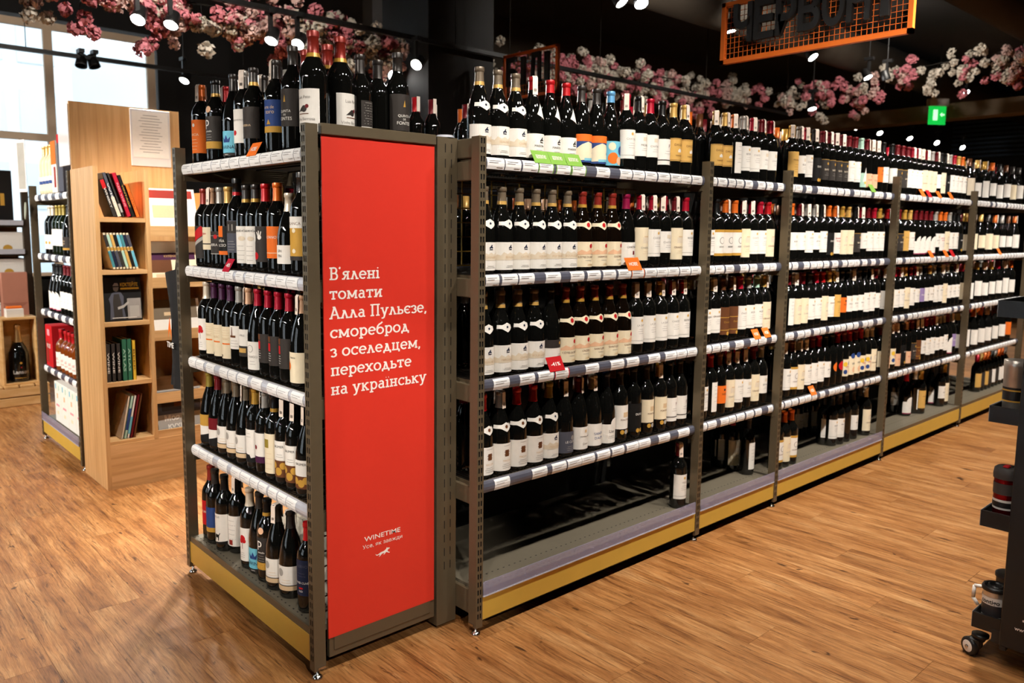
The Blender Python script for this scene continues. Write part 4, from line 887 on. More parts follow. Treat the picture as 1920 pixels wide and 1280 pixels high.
row(2, 2, [(1486, 'narrow', '', 'wine'), (1500, 'b_wine3', 's', 'peach'), (1513, 'b_red3', '', 'wine'), (1526, 'b_blk', '', 'dark'), (1539, 'b_red'), (1552, 'b_wine3', '', 'red'), (1565, 'b_tan'), (1578, 'ochre', 's'), (1591, 'org', '', 'dark'), (1603, 'b_blk2'), (1615, 'b_sil2', 's'), (1627, 'b_blk2', '', 'dark'), (1639, 'b_blk'), (1651, 'b_blk', 's'), (1662, 'b_wine2')], 570)
row(2, 3, [(1479, 'b_org', 's'), (1491, 'b_tan4', 's', 'brown'), (1504, 'b_org3', 's', 'silver'), (1517, 'b_sil', 's'), (1530, 'b_wine'), (1543, 'b_red'), (1555, 'b_blk2'), (1567, 'discor'), (1580, 'discred', '', 'crimson'), (1592, 'multi'), (1605, 'bluetop', '', 'red'), (1617, 'bluetop'), (1629, 'multi', '', 'red'), (1641, 'multi', '', 'pale'), (1652, 'b_tan3', '', 'pale')], 690)
row(2, 4, [(1466, 'b_tan4', '', 'dark'), (1477, 'b_gold3', '', 'orange'), (1490, 'b_tan4', '', 'orange'), (1501, 'b_blk2', '', 'black', .25), (1510, 'b_wine2', '', 'black', .25), (1531, 'b_blk2', '', 'dark', .22), (1552, 'b_sil', '', 'black', .07), (1566, 'b_blk', '', 'black', .03), (1579, 'b_blk', '', 'dark', .02), (1591, 'e_nl', '', 'black', .02), (1604, 'b_blk2', '', None, .02), (1632, 'narrow', '', 'black', .05), (1645, 'b_tan3', '', 'pale', .01)], 810)
pool = ['b_red', 'b_wine', 'b_blk', 'b_gold', 'b_tan', 'b_sil', 'b_red2', 'b_wine2', 'b_blk2', 'b_sil2', 'b_tan3', 'b_red3', 'b_gold3', 'b_org', 'b_blk4', 'pline', 'narrow', 'darkg', 'org', 'lilac', 'ochre', 'redtext', 'multi']
b4 = [['b_blk2', 'darkg', 'darkg', 'b_wine', 'b_red', 'b_red', 'b_tan3', 'b_red3', 'b_sil3', 'b_wine2', 'b_blk3', 'darkl', 'b_sil', 'b_red', 'b_tan', 'b_org'],
      ['narrow', 'darkg', 'darkg', 'ochre', 'b_tan', 'arch', 'arch', 'arch', 'arch', 'b_sil2', 'redtext', 'b_org3', 'b_sil', 'b_blk', 'darkl'],
      ['b_wine', 'b_wine3', 'b_red', 'b_red', 'b_tan3', 'b_wine', 'b_red2', 'lilac', 'b_blk2', 'b_tan2', 'b_sil', 'b_blk', 'b_gold3', 'b_sil2', 'b_blk2', 'b_wine2'],
      ['multi', 'pinkl', 'multi', 'pinkl', 'darkl', 'pinkl', 'darkg', 'bronze', 'b_blk2', 'b_red', 'b_wine', 'b_red2', 'b_sil2', 'b_sil', 'arch', 'lilac']]
for sh in range(4):
    w = PX[4]-PX[3]; n = len(b4[sh]); its = []
    for i, k in enumerate(b4[sh]):
        x = PX[3]+.08+(w-.13)*i/(n-1); v = Vector((x, YM+.06, ZR[sh]+.15))-CAM; dd = v.dot(FW); its.append((CXP+FPX*v.dot(RT)/dd, k, 's' if random.random() < .35 else ''))
    row(3, sh, its, [330, 440, 560, 670][sh])
row(3, 4, [(1668, 'b_blk2', '', None, .2), (1682, 'b_tan2', '', None, .15), (1706, 'arch', '', 'red', .06), (1722, 'narrow', '', 'pale', .05), (1733, 'ochre', '', None, .02), (1752, 'arch', '', 'black', .08), (1769, 'b_blk2', '', None, .02), (1785, 'b_gold3', '', None, .02)], 740)

# end display rows, facing left
EN = 'end display'
def erow(sh, items, py, x=XE+.09):
    z = (ZR[sh]+RH+.0005) if sh < 4 else ZB+.001
    last = None
    for n, it in enumerate(items):
        u_, k = it[0], it[1]; st = len(it) > 2 and 's' in it[2]; cap = it[3] if len(it) > 3 else None; dx = it[4] if len(it) > 4 else 0
        y = hit(u_, py, 'x', x+dx-.03).y; y = max(2.101+.04, min(EY1-.03-.045, y))
        r = rad_at(D[k]['t'], .05)
        if last and dx == 0 and last[0]-y < r+last[1]+.0006: y = last[0]-(r+last[1]+.0006)
        if dx == 0: last = (y, r)
        if y < 2.14: continue
        bottle(k, x+dx, y, z, -pi/2+.30+random.uniform(-.1, .12), blabel(k, cap, n, SHN[sh]+', '+EN), 'wine bottles on the %s, %s' % (SHN[sh], EN), st, cap)
erow(0, [(364, 'e_cau', 's'), (379, 'e_red', '', None, .085), (391, 'e_p'), (412, 'e_w', 's', None, .085), (425, 'e_crown'), (444, 'e_wh', 's'), (461, 'e_dk'), (481, 'e_ro', 's', None, .088), (503, 'e_bl', 's'), (535, 'e_fo'), (560, 'e_mg', '', None, .10)], 230)
erow(1, [(366, 'e2_diag'), (381, 'e2_cr', 's'), (396, 'e2_dk', 's'), (410, 'e2_ol'), (428, 'e2_11'), (446, 'e2_wh'), (465, 'e2_wh'), (484, 'e2_hand'), (506, 'e2_or'), (528, 'e2_lo'), (551, 'e2_go', '')], 430)
erow(2, [(371, 'e3_tr', ''), (386, 'e3_cr'), (400, 'e3_cr'), (415, 'e3_cr'), (432, 'e3_wb'), (450, 'e3_ws', 's'), (469, 'e3_bu'), (488, 'e3_sq'), (506, 'e3_sq'), (525, 'e3_sq'), (551, 'e3_or', 's')], 610)
erow(3, [(381, 'e4_dg'), (395, 'e4_dr'), (408, 'e4_ci', 's'), (424, 'e4_ci'), (443, 'e4_ci', 's'), (461, 'e4_an', 's'), (477, 'e4_pu', 's'), (493, 'e4_sq'), (514, 'e4_er', 's'), (533, 'e4_er', 's'), (552, 'e4_eb', 's')], 820)
n = 0
for u_, v_, k, st, cap in [(380, 1006, 'e_red', '', 'rust'), (391, 1018, 'e5_bl', '', None), (408, 1032, 'e5_goat', '', None), (432, 1036, 'e_w', 's', 'black'), (455, 1064, 'e3_tr', '', 'pale'), (473, 1074, 'e_crown', '', None), (487, 1090, 'e_p', '', None), (505, 1104, 'e4_ci', 's', 'dark'), (530, 1119, 'e4_ci', 's', 'dark'), (562, 1147, 'e5_dk', '', None)]:
    p = hit(u_, v_, 'z', ZB); y = min(max(p.y, 2.175), 3.07); x = max(p.x+.035, XE+.06)
    bottle(k, x, y, ZB+.001, -pi/2+.32+random.uniform(-.1, .1), blabel(k, cap, n, SHN[4]+', '+EN), 'wine bottles on the bottom shelf, end display', 's' in st, cap); n += 1
ZT = ZR[0]+RH+.0005
for n, (u_, x, y, k, lab_) in enumerate([(0, 1.222, 2.19, 'e_mg', 'big bottle with bird label beside the near post of the end display top'), (645, None, 2.20, 'e_mg', 'big bottle with bird label directly above the red poster panel'), (621, None, 2.32, 'e_mg', 'big red-capped bottle half hidden between two bird-label bottles'),
        (682, None, 2.19, 'e_bk', 'dark bottle with printed back label above the red panel'), (715, None, 2.22, 'e_nl', 'plain dark bottle above the red panel, between two dark-label bottles'), (752, None, 2.19, 'e_fo', 'dark-label bottle above the right end of the red panel')]):
    if x is None: x = hit(u_, 200, 'y', y-.02).x
    bottle(k, x, y, ZT, {0: -1.3, 1: 0.35, 2: .2, 3: .3, 4: 0, 5: 0}[n], lab_, 'wine bottles above the red panel')

# rows behind the front bottles and the farthest bay: too many to pick apart
far = MB(); capc = ['wine', 'crimson', 'dark', 'black', 'tan', 'gold', 'orange', 'silver', 'brown', 'peach']
LP = {}
for t in ('bx', 'bg'):
    P = prof(t); LP[t] = [P[i] for i in (0, 2, 4, 5, 7, 9, 11, 13, 16, 17)]
rr = random.Random(11)
def simple_bottle(x, y, z, t, cap, lab=None, rz=0., strip=False):
    if any(abs(x-a)+abs(y-b) < .115 and (x-a)**2+(y-b)**2 < .0072 and abs(z-c_) < .02 for a, b, c_ in BPOS): return
    BPOS.append((x, y, z))
    P = LP[t]; seg = 12; c = (x, y, z)
    far.lathe(P[:-2], glass_dark, seg, c); far.lathe([(.0165, .238), (.0165, .2975), (0, .2985)], foil(cap), 10, c)
    if lab:
        r = P[3][0]+.001; z0, z1 = lab[1], lab[2]; far.lathe([(r, z0), (r, z1)], paper(lab[0]), 10, c, True, -pi/2-1.35+rz, -pi/2+1.35+rz)
    if strip:
        far.box(x-.008, x+.008, y-.020, y-.0185, z+.24, z+.300, tag_peach)
for bay in range(5):
    for sh in range(4):
        n = int((PX[bay+1]-PX[bay]-.1)/.083)
        if bay == 4:
            lw = rr.choice(['white', 'cream', 'white', 'pale'])
            for i in range(n+1):
                if rr.random() < .3: lw = rr.choice(['white', 'cream', 'white', 'dark', 'tan', 'orange'])
                simple_bottle(PX[4]+.085+i*.0815, YM+.09, ZR[sh]+RH, rr.choice(['bx', 'bx', 'bg']), rr.choice(capc), (lw, .03+rr.random()*.02, .13+rr.random()*.03), 0, rr.random() < .4)
        depth_rows = (.19, .28) if sh == 0 else ((.20, .29) if bay < 3 else (.20,))
        for k, dy in enumerate(depth_rows):
            for i in range(n):
                if rr.random() < .12 or (bay == 0 and sh == 1 and i < 11) or (bay == 0 and sh == 0 and i < 7): continue
                simple_bottle(PX[bay]+.10+i*.085+rr.uniform(-.008, .008), YM+dy, ZR[sh]+RH, rr.choice(['bx', 'bx', 'bg']), rr.choice(capc), None, 0, rr.random() < .35)
for i in range(9): simple_bottle(6.45+.6+i*.085, YM+.12, ZB, 'bx', rr.choice(capc), (rr.choice(['tan', 'dark', 'white']), .04, .15))
for sh in range(4):
    for dx in (.19, .28):
        for i in range(10):
            if rr.random() < .15 or (sh == 0 and i < 3): continue
            simple_bottle(XE+dx, 2.21+i*.088+rr.uniform(-.008, .008), ZR[sh]+RH, rr.choice(['bx', 'bg']), rr.choice(capc), None)
# the back of the double-sided run: capsules that rise over it
for i in range(48):
    for k in range(2):
        simple_bottle(1.72+i*.088+rr.uniform(-.01, .01), 2.72+k*.12, ZR[0]+RH, 'bx', rr.choice(['red', 'red', 'crimson', 'orange', 'wine'] if i < 8 else ['red', 'crimson', 'wine', 'tan', 'peach']), None, 0, rr.random() < .5)
for i in range(40):
    for k in (1, 2): simple_bottle(1.9+i*.095+rr.uniform(-.01, .01), 2.70+rr.random()*.05, ZR[k]+RH, 'bx', rr.choice(capc), ('white', .04, .15), pi, False)
fo = far.build('wine_bottles'); tag(fo, 'dark wine bottles packed behind the front rows and in the farthest bay', 'wine bottles', kind='stuff')
for i in range(2):
    w = 2.0
    shelf_unit('rear side of the double shelving run, %s half, seen through the brass grid' % ('near', 'far')[i], (1.78+w*(i+1), 3.18, 0), pi, w, .54, [[], [], [], []], last=(i == 0), strip=False, back=None, group='rear side shelving')

# ------------------------------------------------------------------ bookcase at the end of the next row
BX0, BX1, BY0, BY1 = 1.2, 1.80, 4.43, 4.86
BK = thing('bookcase', 'light oak bookcase with books and angled magazine shelves', 'bookcase', (0, 0, 0))
SHZ = [1.452, 1.178, .903, .58, .26]
t_ = .02
MB().box(BX0, BX0+.022, BY0, BY1, 0, 1.715, wood_v).build('side_panel', BK)
MB().box(1.452, 1.474, BY0, BY1-.02, .24, 1.71, wood_v).build('divider', BK)
MB().box(BX1-.02, BX1, BY0, BY1-.02, 0, 1.60, wood_v).build('side_panel', BK)
MB().box(BX0+.005, BX1+.0, BY1-.02, BY1, 0, 2.085, wood_v).build('back_board', BK)
MB().box(BX0+.022, BX1-.02, BY0, BY0+.018, 0, .242, wood_h).build('plinth', BK)
for z in SHZ: MB().box(BX0+.022, 1.452, BY0+.004, BY1-.02, z-.022, z, wood_h).build('shelf', BK)
RZS = [1.40, 1.12, .83, .48, .27]
for z in RZS:
    mb = MB(); mb.box(1.474, BX1-.02, BY0+.004, BY0+.018, z-.045, z+.012, wood_h)
    mb.face([(1.474, BY0+.018, z-.035), (BX1-.02, BY0+.018, z-.035), (BX1-.02, BY1-.12, z+.05), (1.474, BY1-.12, z+.05)], wood_h)
    mb.face([(1.474, BY0+.018, z-.041), (1.474, BY1-.12, z+.044), (BX1-.02, BY1-.12, z+.044), (BX1-.02, BY0+.018, z-.041)], wood_h)
    mb.build('magazine_shelf', BK)
# sheet holders on the back board
sh_ = thing('sheet_holder', 'clear acrylic holder with a printed sheet on the bookcase back board', 'sign', (0, 0, 0))
sx0, sx1, sz0, sz1 = hit(243, 205, 'y', 4.83).x, hit(318, 205, 'y', 4.83).x, hit(280, 312, 'y', 4.83).z, hit(280, 206, 'y', 4.83).z
acr = mat('acrylic', rgb(225, 222, 222), .1, spec=.6, noise=.03)
MB().box(sx0, sx1, BY1-.026, BY1-.0205, sz0, sz1, acr, .002).build('holder', sh_)
mb = MB().box(sx0+.012, sx1-.012, BY1-.0275, BY1-.0265, sz0+.05, sz1-.012, paper('white'))
for i in range(14):
    z = sz1-.035-i*.016; hw = (sx1-sx0)*(.18+.14*((i*7) % 5)/5); c = (sx0+sx1)/2
    mb.face([(c-hw, BY1-.0279, z), (c+hw, BY1-.0279, z), (c+hw, BY1-.0279, z+.003), (c-hw, BY1-.0279, z+.003)], paper('grey'))
mb.build('printed_sheet', sh_)
sd = thing('sheet_holder', 'clear acrylic holder on the left edge of the bookcase back board', 'sign', (0, 0, 0))
MB().box(1.196, 1.2045, 4.845, 5.06, 1.74, 2.07, acr, .002).build('holder', sd)

def book(label, x, z, th, h, dep, lean, cover, spine_text=None, tcol='white', band=None, y=BY0+.03, group=None):
    T = thing('book', label, 'book', (x, y, z), 0, group)
    T.rotation_euler = (0, lean, 0)
    M = paper(cover)
    mb = MB().box(0, .002, 0, dep, 0, h, M).box(th-.002, th, 0, dep, 0, h, M).box(0, th, 0, .002, 0, h, M); cv = mb.build('cover', T)
    MB().box(.002, th-.002, .002, dep-.004, .003, h-.003, paper('cream')).build('pages', T)
    pr = MB()
    if band:
        for z0, z1, c in band: pr.face([(.0004, -.0004, h*z0), (th-.0004, -.0004, h*z0), (th-.0004, -.0004, h*z1), (.0004, -.0004, h*z1)], paper(c))
    if spine_text: put_text(pr, spine_text, paper(tcol), lambda a, b: (th*.28+b, -.0007, h*.5-a), th*.42, width=h*.55, bold=.01)
    if pr.v: pr.build('spine_print', cv)
    return T
g1 = 'leaning books on the top bookcase shelf'
bx = BX0+.097
for i, (th, h, c, tx, tc, bd, lb) in enumerate([(.020, .20, 'dark', 'WHISKY', 'white', [(.75, .98, 'red')], 'black and red'), (.018, .235, 'slate', 'WINE', 'white', [(0, .45, 'pale')], 'grey and white'), (.012, .235, 'dark', None, None, [(.1, .3, 'silver')], 'thin black'), (.022, .235, 'crimson', 'RED WINE', 'pink', None, 'crimson'), (.018, .225, 'black', 'VINTAGE', 'gold', None, 'black gold-lettered'), (.018, .175, 'orange', 'COCKTAILS', 'brown', None, 'short orange-yellow')]):
    book('%s book leaning on the top bookcase shelf' % lb, bx+i*.0235, SHZ[0]+.0005+.005, th, h, .16, -.30, c, tx, tc, bd, group=g1)
g2 = 'matching books on the second bookcase shelf'
cols2 = ['teal', 'navy', 'slate', 'dark', 'mint', 'tan', 'black', 'sky']
for i, c in enumerate(cols2):
    book('pale-edged %s spine book, %s from left on the second bookcase shelf' % (c, ORD[i]), BX0+.028+.058+i*.0165, SHZ[1]+.004, .0145, .195, .15, -.24, 'cream', None, None, [(.05, .5, c), (.52, .6, 'gold'), (.62, .95, cols2[(i+3) % 8])], group=g2)
for i, (th, h, c, tx, tc, lb) in enumerate([(.022, .205, 'dark', 'WINE', 'white', 'first dark brown'), (.02, .205, 'dark', 'WINE', 'white', 'second dark brown'), (.02, .205, 'dark', 'WINE', 'white', 'third dark brown'), (.026, .225, 'forest', 'ATLAS', 'mint', 'first green'), (.024, .225, 'forest', 'ATLAS', 'mint', 'second green'), (.018, .215, 'yellow', 'BEER', 'brown', 'yellow')]):
    book('%s book standing on the fourth bookcase shelf' % lb, BX0+.03+i*.0265, SHZ[3]+.0005, th, h, .16, 0, c, tx, tc, group='books on the fourth bookcase shelf')
for i, (th, h, c, bd, lb) in enumerate([(.012, .235, 'pale', None, 'grey-white'), (.014, .235, 'mint', [(.2, .7, 'blue')], 'blue and green spined'), (.012, .235, 'white', [(.1, .5, 'sky')], 'white'), (.014, .24, 'wine', None, 'dark red'), (.012, .24, 'brown', None, 'brown')]):
    book('%s book leaning in the bottom bookcase compartment' % lb, BX0+.085+i*.016, SHZ[4]+.004, th, h, .2, .2, c, None, None, bd, group='books in the bottom bookcase compartment')
# face-out cocktail book: generic figure in dark apron, yellow title
fb = thing('book', 'dark cocktail book standing face out with yellow title', 'book', (BX0+.034, BY0+.04, SHZ[2]+.001)); fb.rotation_euler = (-.10, 0, 0)
mb = MB().box(0, .195, 0, .003, 0, .235, paper('black')).box(0, .195, .018, .021, 0, .235, paper('black')).box(0, .003, 0, .02, 0, .235, paper('yellow')); cv = mb.build('cover', fb)
MB().box(.003, .193, .003, .018, .002, .233, paper('cream')).build('pages', fb)
pr = MB()
def fr(x0, x1, z0, z1, c, o=.0006): pr.face([(x0, -o, z0), (x1, -o, z0), (x1, -o, z1), (x0, -o, z1)], paper(c))
def poly(pts, c, o=.0008): tri_poly(pr, pts, lambda a, b: (a, -o, b), paper(c))
fr(.12, .19, .01, .12, 'grey'); fr(.13, .18, .02, .08, 'silver', .0007); fr(.125, .17, .18, .23, 'dark')
poly([(.03, .01), (.035, .09), (.028, .12), (.045, .15), (.065, .16), (.09, .155), (.105, .13), (.10, .08), (.11, .01)], 'slate')
poly([(.05, .01), (.048, .10), (.055, .145), (.082, .145), (.09, .10), (.095, .01)], 'dark', .0011)
poly([(.055, .165), (.052, .19), (.062, .205), (.078, .203), (.083, .185), (.078, .165), (.068, .158)], 'grey', .0012); poly([(.052, .188), (.083, .188), (.083, .182), (.052, .182)], 'black', .0014)
poly([(.07, .075), (.10, .085), (.125, .105), (.13, .095), (.10, .07), (.072, .062)], 'silver', .0014)
put_text(pr, 'КОКТЕЙЛІ', paper('yellow'), lambda a, b: (.135+a, -.0016, .185+b), .018, width=.09, bold=.02); fr(.09, .185, .168, .178, 'yellow', .0012); fr(.04, .165, .016, .019, 'white', .0016)
pr.build('cover_print', cv)
# magazines face out
for i, (lb, z, h, base, shapes) in enumerate([
   ('white magazine with red hill sketch on the top magazine shelf', RZS[0], .245, 'white', [(.0, .245, .19, .235, 'rust'), (.02, .2, .08, .15, 'sand')]),
   ('cream magazine with purple title band on the second magazine shelf', RZS[1], .235, 'cream', [(.0, .245, .13, .17, 'purple'), (.0, .11, .06, .13, 'brown'), (.02, .2, .02, .05, 'peach')]),
   ('grey book with pale lower cover on the third magazine shelf', RZS[2], .20, 'white', [(0, .245, .09, .2, 'taupe'), (.06, .18, .11, .13, 'sand')]),
   ('black and white cookery book with white script on the lowest magazine shelf', RZS[4], .25, 'silver', [(0, .25, .11, .24, 'slate'), (.03, .15, .13, .2, 'dark'), (.1, .2, .15, .22, 'brown')])]):
    T = thing('magazine', lb, 'magazine', (1.487, BY0+.022, z-.02)); T.rotation_euler = (-.26, 0, 0)
    cv = MB().box(0, .26, 0, .008, 0, h, paper(base)).build('cover', T); pr = MB()
    for j, (x0, x1, z0, z1, c) in enumerate(shapes): fr(x0, min(x1, .26), z0, z1, c, .0005+j*.0003)
    if i == 3: put_text(pr, 'Моя', paper('white'), lambda a, b: (.08+a, -.002, .075+b), .03, bold=.03); put_text(pr, 'кухня', paper('white'), lambda a, b: (.11+a, -.002, .03+b), .03, bold=.03)
    if i == 1: put_text(pr, 'КУЛІНАРІЯ', paper('tan'), lambda a, b: (.12+a, -.0016, .145+b), .012)
    pr.build('cover_print', cv)

# black tote bag on the far post of the end display
bag = thing('tote_bag', 'black cloth tote bag with orange fox hanging on the end display post', 'bag', (0, 0, 0))
mb = MB(); bm_ = mat('black_cloth', rgb(20, 19, 20), .9, noise=.15, nscale=15); NB = 10
zt, zb_ = 1.245, .76
def bw_(t): return .125-.10*t if t < .42 else .083+.075*(t-.42)
for sgn in (0, 1):
    rows = []
    for j in range(NB+1):
        t = j/NB; z = zt+(zb_-zt)*t; wv = []
        for i in range(9):
            s_ = i/8; y = 3.166+bw_(t)*s_; x = XE+.004+.010*sin(6*s_+3*t)*(.4+t)+(.030*sin(pi*s_) if sgn else 0)
            wv.append((x, y, z-.022*s_*(1-t)))
        rows.append(wv)
    for j in range(NB):
        for i in range(8): mb.face([rows[j][i], rows[j][i+1], rows[j+1][i+1], rows[j+1][i]], bm_, True)
mb.build('bag_cloth', bag)
MB().tube((XE+.012, 3.172, 1.24), (XE+.012, 3.160, 1.36), .0035, bm_).tube((XE+.014, 3.20, 1.235), (XE+.014, 3.160, 1.36), .0035, bm_).build('handle', bag)
pr = MB(); tri_poly(pr, [(3.205, .965), (3.212, 1.0), (3.222, 1.05), (3.240, 1.0), (3.245, .96), (3.228, .995)], lambda y, z: (XE-.010, y, z), paper('orange'))
put_text(pr, 'TIME', paper('white'), lambda a, b: (XE-.010, 3.225-a, .925+b), .022, width=.075, bold=.02); pr.build('bag_print', bag)

# ------------------------------------------------------------------ shelving behind the bookcase
LZ = [1.56, 1.19, .83, .46]
LY1, LW = 5.83, .92
lt = [[(.05+i*.17, .05+i*.17+.085) for i in range(5)] for k in range(4)]
LGU = shelf_unit('side shelving with bottles and boxes behind the oak bookcase', (1.19, LY1, 0), -pi/2, LW, .45, lt, last=True, strip=True, back=1.5, zr=LZ, h1=1.66)
def lbot(k, i, n, sh, off, lb, dx=.07, step=.08, cap=None):
    bottle(k, 1.19+dx, LY1-off-i*step, LZ[sh]+RH+.0005, -pi/2, lb, 'bottles on the side shelving', False, cap)
for i in range(4): lbot('lg_cl', i, 4, 0, .16, 'clear wine bottle with blue band and yellow cap, %s of four by the bookcase' % ORD[i])
for i in range(2): lbot('lg_bot', i, 2, 1, .22, 'pale-capped bottle with low white label, %s, second side shelf' % ORD[i])
for i in range(3): lbot('lg_wh', i, 3, 1, .40, 'olive-capped bottle with white label, %s, second side shelf' % ORD[i])
lbot('e_ro', 0, 1, 1, .66, 'sloping-shouldered bottle with ochre label beside olive-capped bottles', cap='black')
for i in range(3): lbot('arch', i, 3, 2, .26, 'bottle with arched white label and dark cap, %s, third side shelf' % ORD[i], cap='black', step=.084)
for i in range(4): lbot('lg_red', i, 4, 2, .52, 'dark red capped bottle with white label, %s, third side shelf' % ORD[i])
for i in range(5): lbot('lg_sp', i, 5, 3, .34+(.03 if i else 0), 'rose spirit bottle with red lettered label, %s, fourth side shelf' % ORD[i], step=.086)
def carton(name, label, cat, x0, x1, y0, y1, z0, z1, cm_, shapes=(), group=None, text=None):
    T = thing(name, label, cat, (0, 0, 0), 0, group)
    b = MB().box(x0, x1, y0, y1, z0, z1, cm_, .003).build('body', T); pr = MB()
    for (a, b_, c, d, col) in shapes: pr.face([(x0-.0006, y1-(y1-y0)*a, z0+(z1-z0)*c), (x0-.0006, y1-(y1-y0)*b_, z0+(z1-z0)*c), (x0-.0006, y1-(y1-y0)*b_, z0+(z1-z0)*d), (x0-.0006, y1-(y1-y0)*a, z0+(z1-z0)*d)], paper(col))
    if text: put_text(pr, text, paper('white'), lambda a, b: (x0-.0012, (y0+y1)/2-a, z0+(z1-z0)*.45+b), (z1-z0)*.1)
    if pr.v: pr.build('print', T)
    return T
carton('gift_box', 'red gift box with white crest beside the rose spirit bottles', 'box', 1.225, 1.36, 5.60, 5.76, LZ[3]+RH+.001, LZ[3]+RH+.27, paper('red'), [(.3, .7, .75, .9, 'pink'), (.1, .5, .1, .6, 'rust')], None, 'ROSÉ')
for i in range(4):
    y1 = 5.62-i*.165
    carton('bag_in_box', 'white bag-in-box wine carton with pastel flowers, %s from left on side shelving base' % ORD[i], 'box', 1.23, 1.40, y1-.155, y1, ZB+.001, ZB+.26, paper('white'), [(.15, .3, .82, .95, 'sky'), (.6, .75, .80, .93, 'mint'), (.35, .55, .6, .72, 'peach'), (.2, .7, .4, .45, 'pink'), (.3, .6, .2, .28, 'cream')], 'bag-in-box cartons')
carton('gift_bag', 'orange and white gift carton among the clear bottles by the bookcase', 'box', 1.215, 1.31, 5.22, 5.33, LZ[0]+RH+.001, LZ[0]+RH+.30, paper('white'), [(0, 1, .55, 1, 'orange'), (.5, .9, .1, .5, 'rust')])
carton('gift_bag', 'red and blue gift carton next to the bookcase back board', 'box', 1.215, 1.30, 5.08, 5.18, LZ[0]+RH+.001, LZ[0]+RH+.33, paper('slate'), [(0, 1, .85, 1, 'red')])
for k, (yy, dz) in enumerate(((5.80, .0), (5.74, .02))):
    T = thing('hang_tag', 'oval grey-green tag hanging at the shelf corner, %s' % ('left', 'right')[k], 'tag', (1.16-.012*k, yy, 1.50), 0)
    mb = MB(); n = 16
    P = [(.022*cos(2*pi*i/n), .055*sin(2*pi*i/n)) for i in range(n)]; mb.prism(P, 'x', -.003, .003, mat('tag_sage', rgb(150, 156, 140), .5, noise=.05))
    mb.build('tag_disc', T).rotation_euler = (.25, 0, 0); MB().tube((0, .01, .05), (.03, .0, .10), .0012, wire_m).build('string', T)
pf = thing('price_frame', 'clear upright price frame on the corner of the side shelving', 'sign', (1.16, 5.84, 1.62), .35)
MB().box(0, .004, -.045, .045, 0, .33, acr, .0015).build('frame', pf); MB().box(-.001, 0, -.035, .035, .02, .31, mat('frame_sheet', rgb(170, 165, 155), .4, noise=.25, nscale=12)).build('insert', pf)

# ------------------------------------------------------------------ back wall shelving, far left
WY = 7.62
WU = thing('wall_shelf', 'dark metal wall shelving with boxes and plates under the window', 'shelf', (0, 0, 0))
dm = mat('dark_taupe', rgb(66, 56, 44), .5, metal=.3, noise=.08)
for xx in (-.6, .5, 1.50): MB().box(xx, xx+.05, WY, WY+.05, 0, 1.70, dm).build('post', WU)
for z in (1.42, 1.18, .98, .56):
    s = MB().box(-.6, 1.55, WY+.01, WY+.5, z-.03, z, dm).build('shelf', WU); MB().box(-.55, 1.50, WY-.012, WY, z-.012, z+.03, rail_light).build('price_rail', s)
MB().box(-.6, 1.55, WY+.5, WY+.52, .02, 1.45, mat('bamboo', rgb(150, 112, 72), .7, noise=.2, nscale=20)).build('back_panel', WU)
gr = grid_mesh(2.1, .6, .95, wire_m, .05, .05).build('wire_grid', WU); gr.location = (-.58, WY+.02, 0)
for i in range(5):
    x = .62+i*.17
    T = thing('gift_box', 'tall black gift box on the top of the wall shelving, %s from left' % ORD[i], 'box', (x, WY+.08, 1.421), 0, 'black boxes under the window')
    MB().box(0, .15, 0, .14, 0, .44, black_m, .003).build('body', T); pr = MB().face([(.06, -.0006, .15), (.09, -.0006, .15), (.09, -.0006, .25), (.06, -.0006, .25)], paper(['gold', 'dark', 'wine', 'brown', 'gold'][i])); pr.build('print', T)
for i in range(3): bottle('b_blk', .72+i*.26, WY+.30, 1.421, 0, 'dark bottle top rising behind black boxes under the window, %s from left' % ORD[i], 'bottles under the window', True)
for j, (z, hh) in enumerate(((1.181, .17), (.981, .15))):
    for i in range(4):
        x = .52+i*.25
        T = thing('white_box', 'white box with round gold emblem, %s from left, %s row of wall shelf' % (ORD[i], ('upper', 'lower')[j]), 'box', (x, WY+.05, z), 0, 'white boxes on the wall shelving')
        MB().box(0, .235, 0, .22, 0, hh, paper('white'), .003).build('body', T)
        pr = MB(); pr.face([(.1175+.035*cos(2*pi*a/18), -.0006, .035+.03*sin(2*pi*a/18)) for a in range(18)], paper('gold')); pr.build('print', T)
for i in range(7):
    T = thing('white_bottle', 'small white cosmetic-like bottle on the wall shelf, %s from left' % ORD[i], 'bottle', (.66+i*.11, WY+.08, .561), 0, 'white bottles on the wall shelving')
    MB().lathe([(0, 0), (.04, 0), (.044, .006), (.044, .12), (.034, .145), (.018, .16), (.016, .20), (0, .201)], paper('white'), 18).build('body', T); MB().lathe([(.0445, .03), (.0445, .08)], paper('mint'), 18).build('label', T)
T = thing('gift_bag', 'copper-pink paper gift bag on the wall shelving by the post', 'bag', (1.30, WY-.10, .60), 0); cpm = mat('copper_paper', rgb(196, 134, 112), .5, noise=.08, nscale=12)
MB().box(0, .19, 0, .09, 0, .42, cpm, .003).build('body', T); mb = MB(); mb.face([(.0, -.0008, .17), (.19, -.0008, .17), (.095, -.0008, .10)], mat('copper_fold', rgb(176, 112, 92), .5, noise=.08)).build('fold', T)
bpy.data.objects['gift_bag'].location.z += 0
